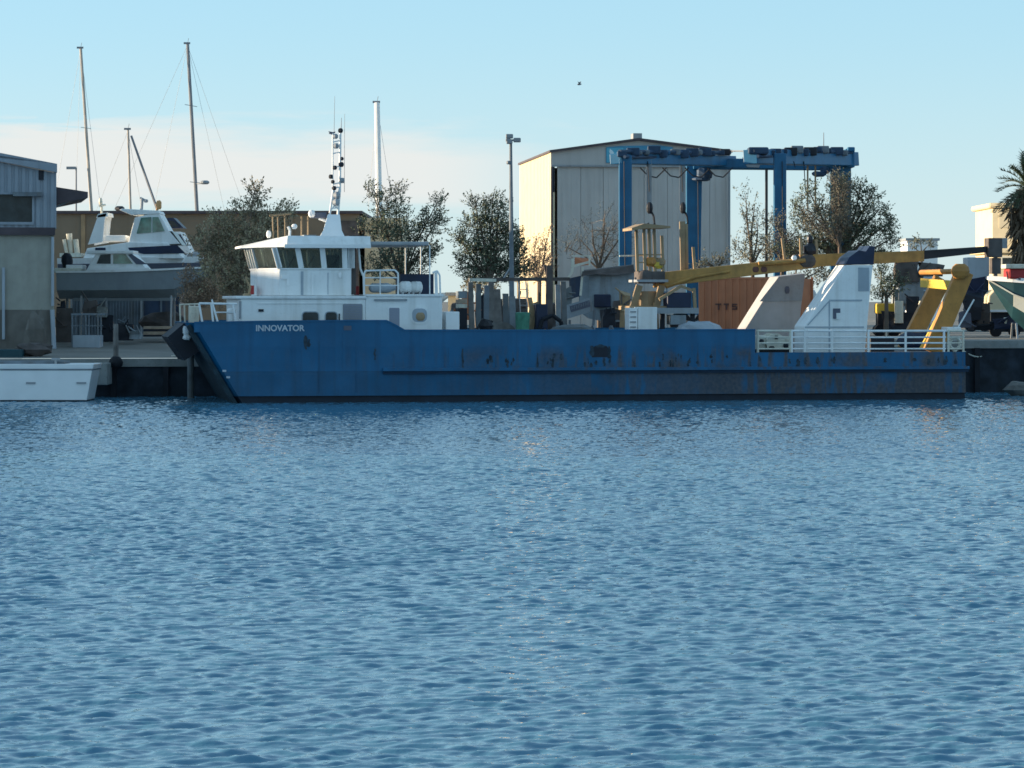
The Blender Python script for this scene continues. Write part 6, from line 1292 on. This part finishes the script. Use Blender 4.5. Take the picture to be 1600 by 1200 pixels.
k = MB(); k.box(P(1370, 0, D).x, P(1402, 0, D).x, D, D + 1.3, P(0, 490, D).z, P(0, 474, D).z); k.build('body', 'yellow', fl, bevel=.08)
k = MB(); [k.bar(P(px, 476, D + .2), P(px + 1, 448, D + .2), .08) for px in (1378, 1396)]; k.bar(P(1376, 448, D + .2), P(1399, 448, D + .2), .08, 1.1); k.build('cab_frame', 'dark', fl)
for px in (1376, 1398): k = MB(); k.tube((P(px, 0, D).x, D - .1, zg + .35), (P(px, 0, D).x, D + 1.4, zg + .35), .35, .35, 12); k.build('wheel', 'rubber', fl)
k = MB(); k.box(P(1372, 0, D).x, P(1400, 0, D).x, D + .1, D + 1.2, zg + .3, P(0, 490, D).z); k.build('chassis', 'dark', fl)
junk('deck_scrap', 'heap of rusty scrap on the quay behind the leaning boards', 'scrap', [(706, 470, 722, 512, 'wreck_dark', 'block'), (722, 455, 738, 500, 'container_red', 'block'), (745, 462, 762, 512, 'dark', 'block'), (765, 470, 790, 512, 'wreck_dark', 'block'), (792, 480, 806, 512, 'wreck_grey', 'drum'), (806, 468, 824, 490, 'wreck_dark', 'block'), (828, 474, 842, 512, 'tan_paint', 'block')], 169)
junk('frame_scrap', 'rusty machine parts heaped between thick brown post and crane', 'machinery', [(862, 470, 880, 512, 'wreck_dark', 'block'), (878, 450, 892, 480, 'pile_grey', 'block'), (940, 484, 962, 512, 'dark', 'block'), (958, 470, 978, 500, 'wreck_dark', 'block'), (970, 455, 984, 512, 'tan_paint', 'block'), (1030, 455, 1046, 480, 'wreck_grey', 'block')], 168)
# far white boats / blocks glinting between things
for px0, px1, py0, py1, D, m, lab in ((1418, 1465, 376, 396, 330, 'white_clean', 'pale distant block with rooftop plant, right of the white funnel'), (808, 850, 440, 475, 235, 'shed_cream', 'low cream hut at the foot of the shed side wall'), (700, 716, 462, 500, 240, 'shed_cream', 'low pale hut beyond the leaning boards')):
    t_ = thing('distant_building', lab, 'building', (P((px0 + px1) / 2, 0, D).x, D, 2.6)); a, c_ = P(px0, py0, D), P(px1, py1, D)
    MB().box(a.x, c_.x, D, D + 6, 2.5, a.z).build('wall', m, t_); MB().box(a.x - .2, c_.x + .2, D - .2, D + 6.2, a.z, a.z + .25).build('roof', 'grey_paint', t_)
    k = MB(); k.box(a.x + (c_.x - a.x) * .3, a.x + (c_.x - a.x) * .55, D - .05, D, 2.6, 4.4); k.build('door', 'fence_grey', t_)
tree('hedge_tree', 'low scrub far behind the leaning boards', 'tree', 745, [(735, 450, 16, 12, 1), (765, 452, 16, 12, 1)], 230, leaf='leaf_mid', dens=.7, seed=71, size=.2, group=G)
# gull
D = 150; gu = MB(); p_ = P(905, 132, D)
gu.loft([[(p_.x + dx, D + r_ * math.cos(a_), p_.z + dz + r_ * math.sin(a_)) for a_ in [k_ * math.pi / 3 for k_ in range(6)]] for dx, dz, r_ in ((-.10, .0, .01), (-.06, 0, .035), (.0, 0, .045), (.07, .01, .03), (.12, .02, .01))])
for s_ in (-1, 1): gu.add([(p_.x - .03, D, p_.z + .02), (p_.x + .05, D, p_.z + .02), (p_.x + .08 * s_ + .02, D + s_ * .12, p_.z + .14), (p_.x + .10 * s_, D + s_ * .3, p_.z + .17), (p_.x + .02 * s_ - .04, D + s_ * .15, p_.z + .11)], [(0, 1, 2), (0, 2, 3, 4)])
tag(gu.build('seagull', 'bird'), 'small gull flying high above the boat shed roof', 'bird')
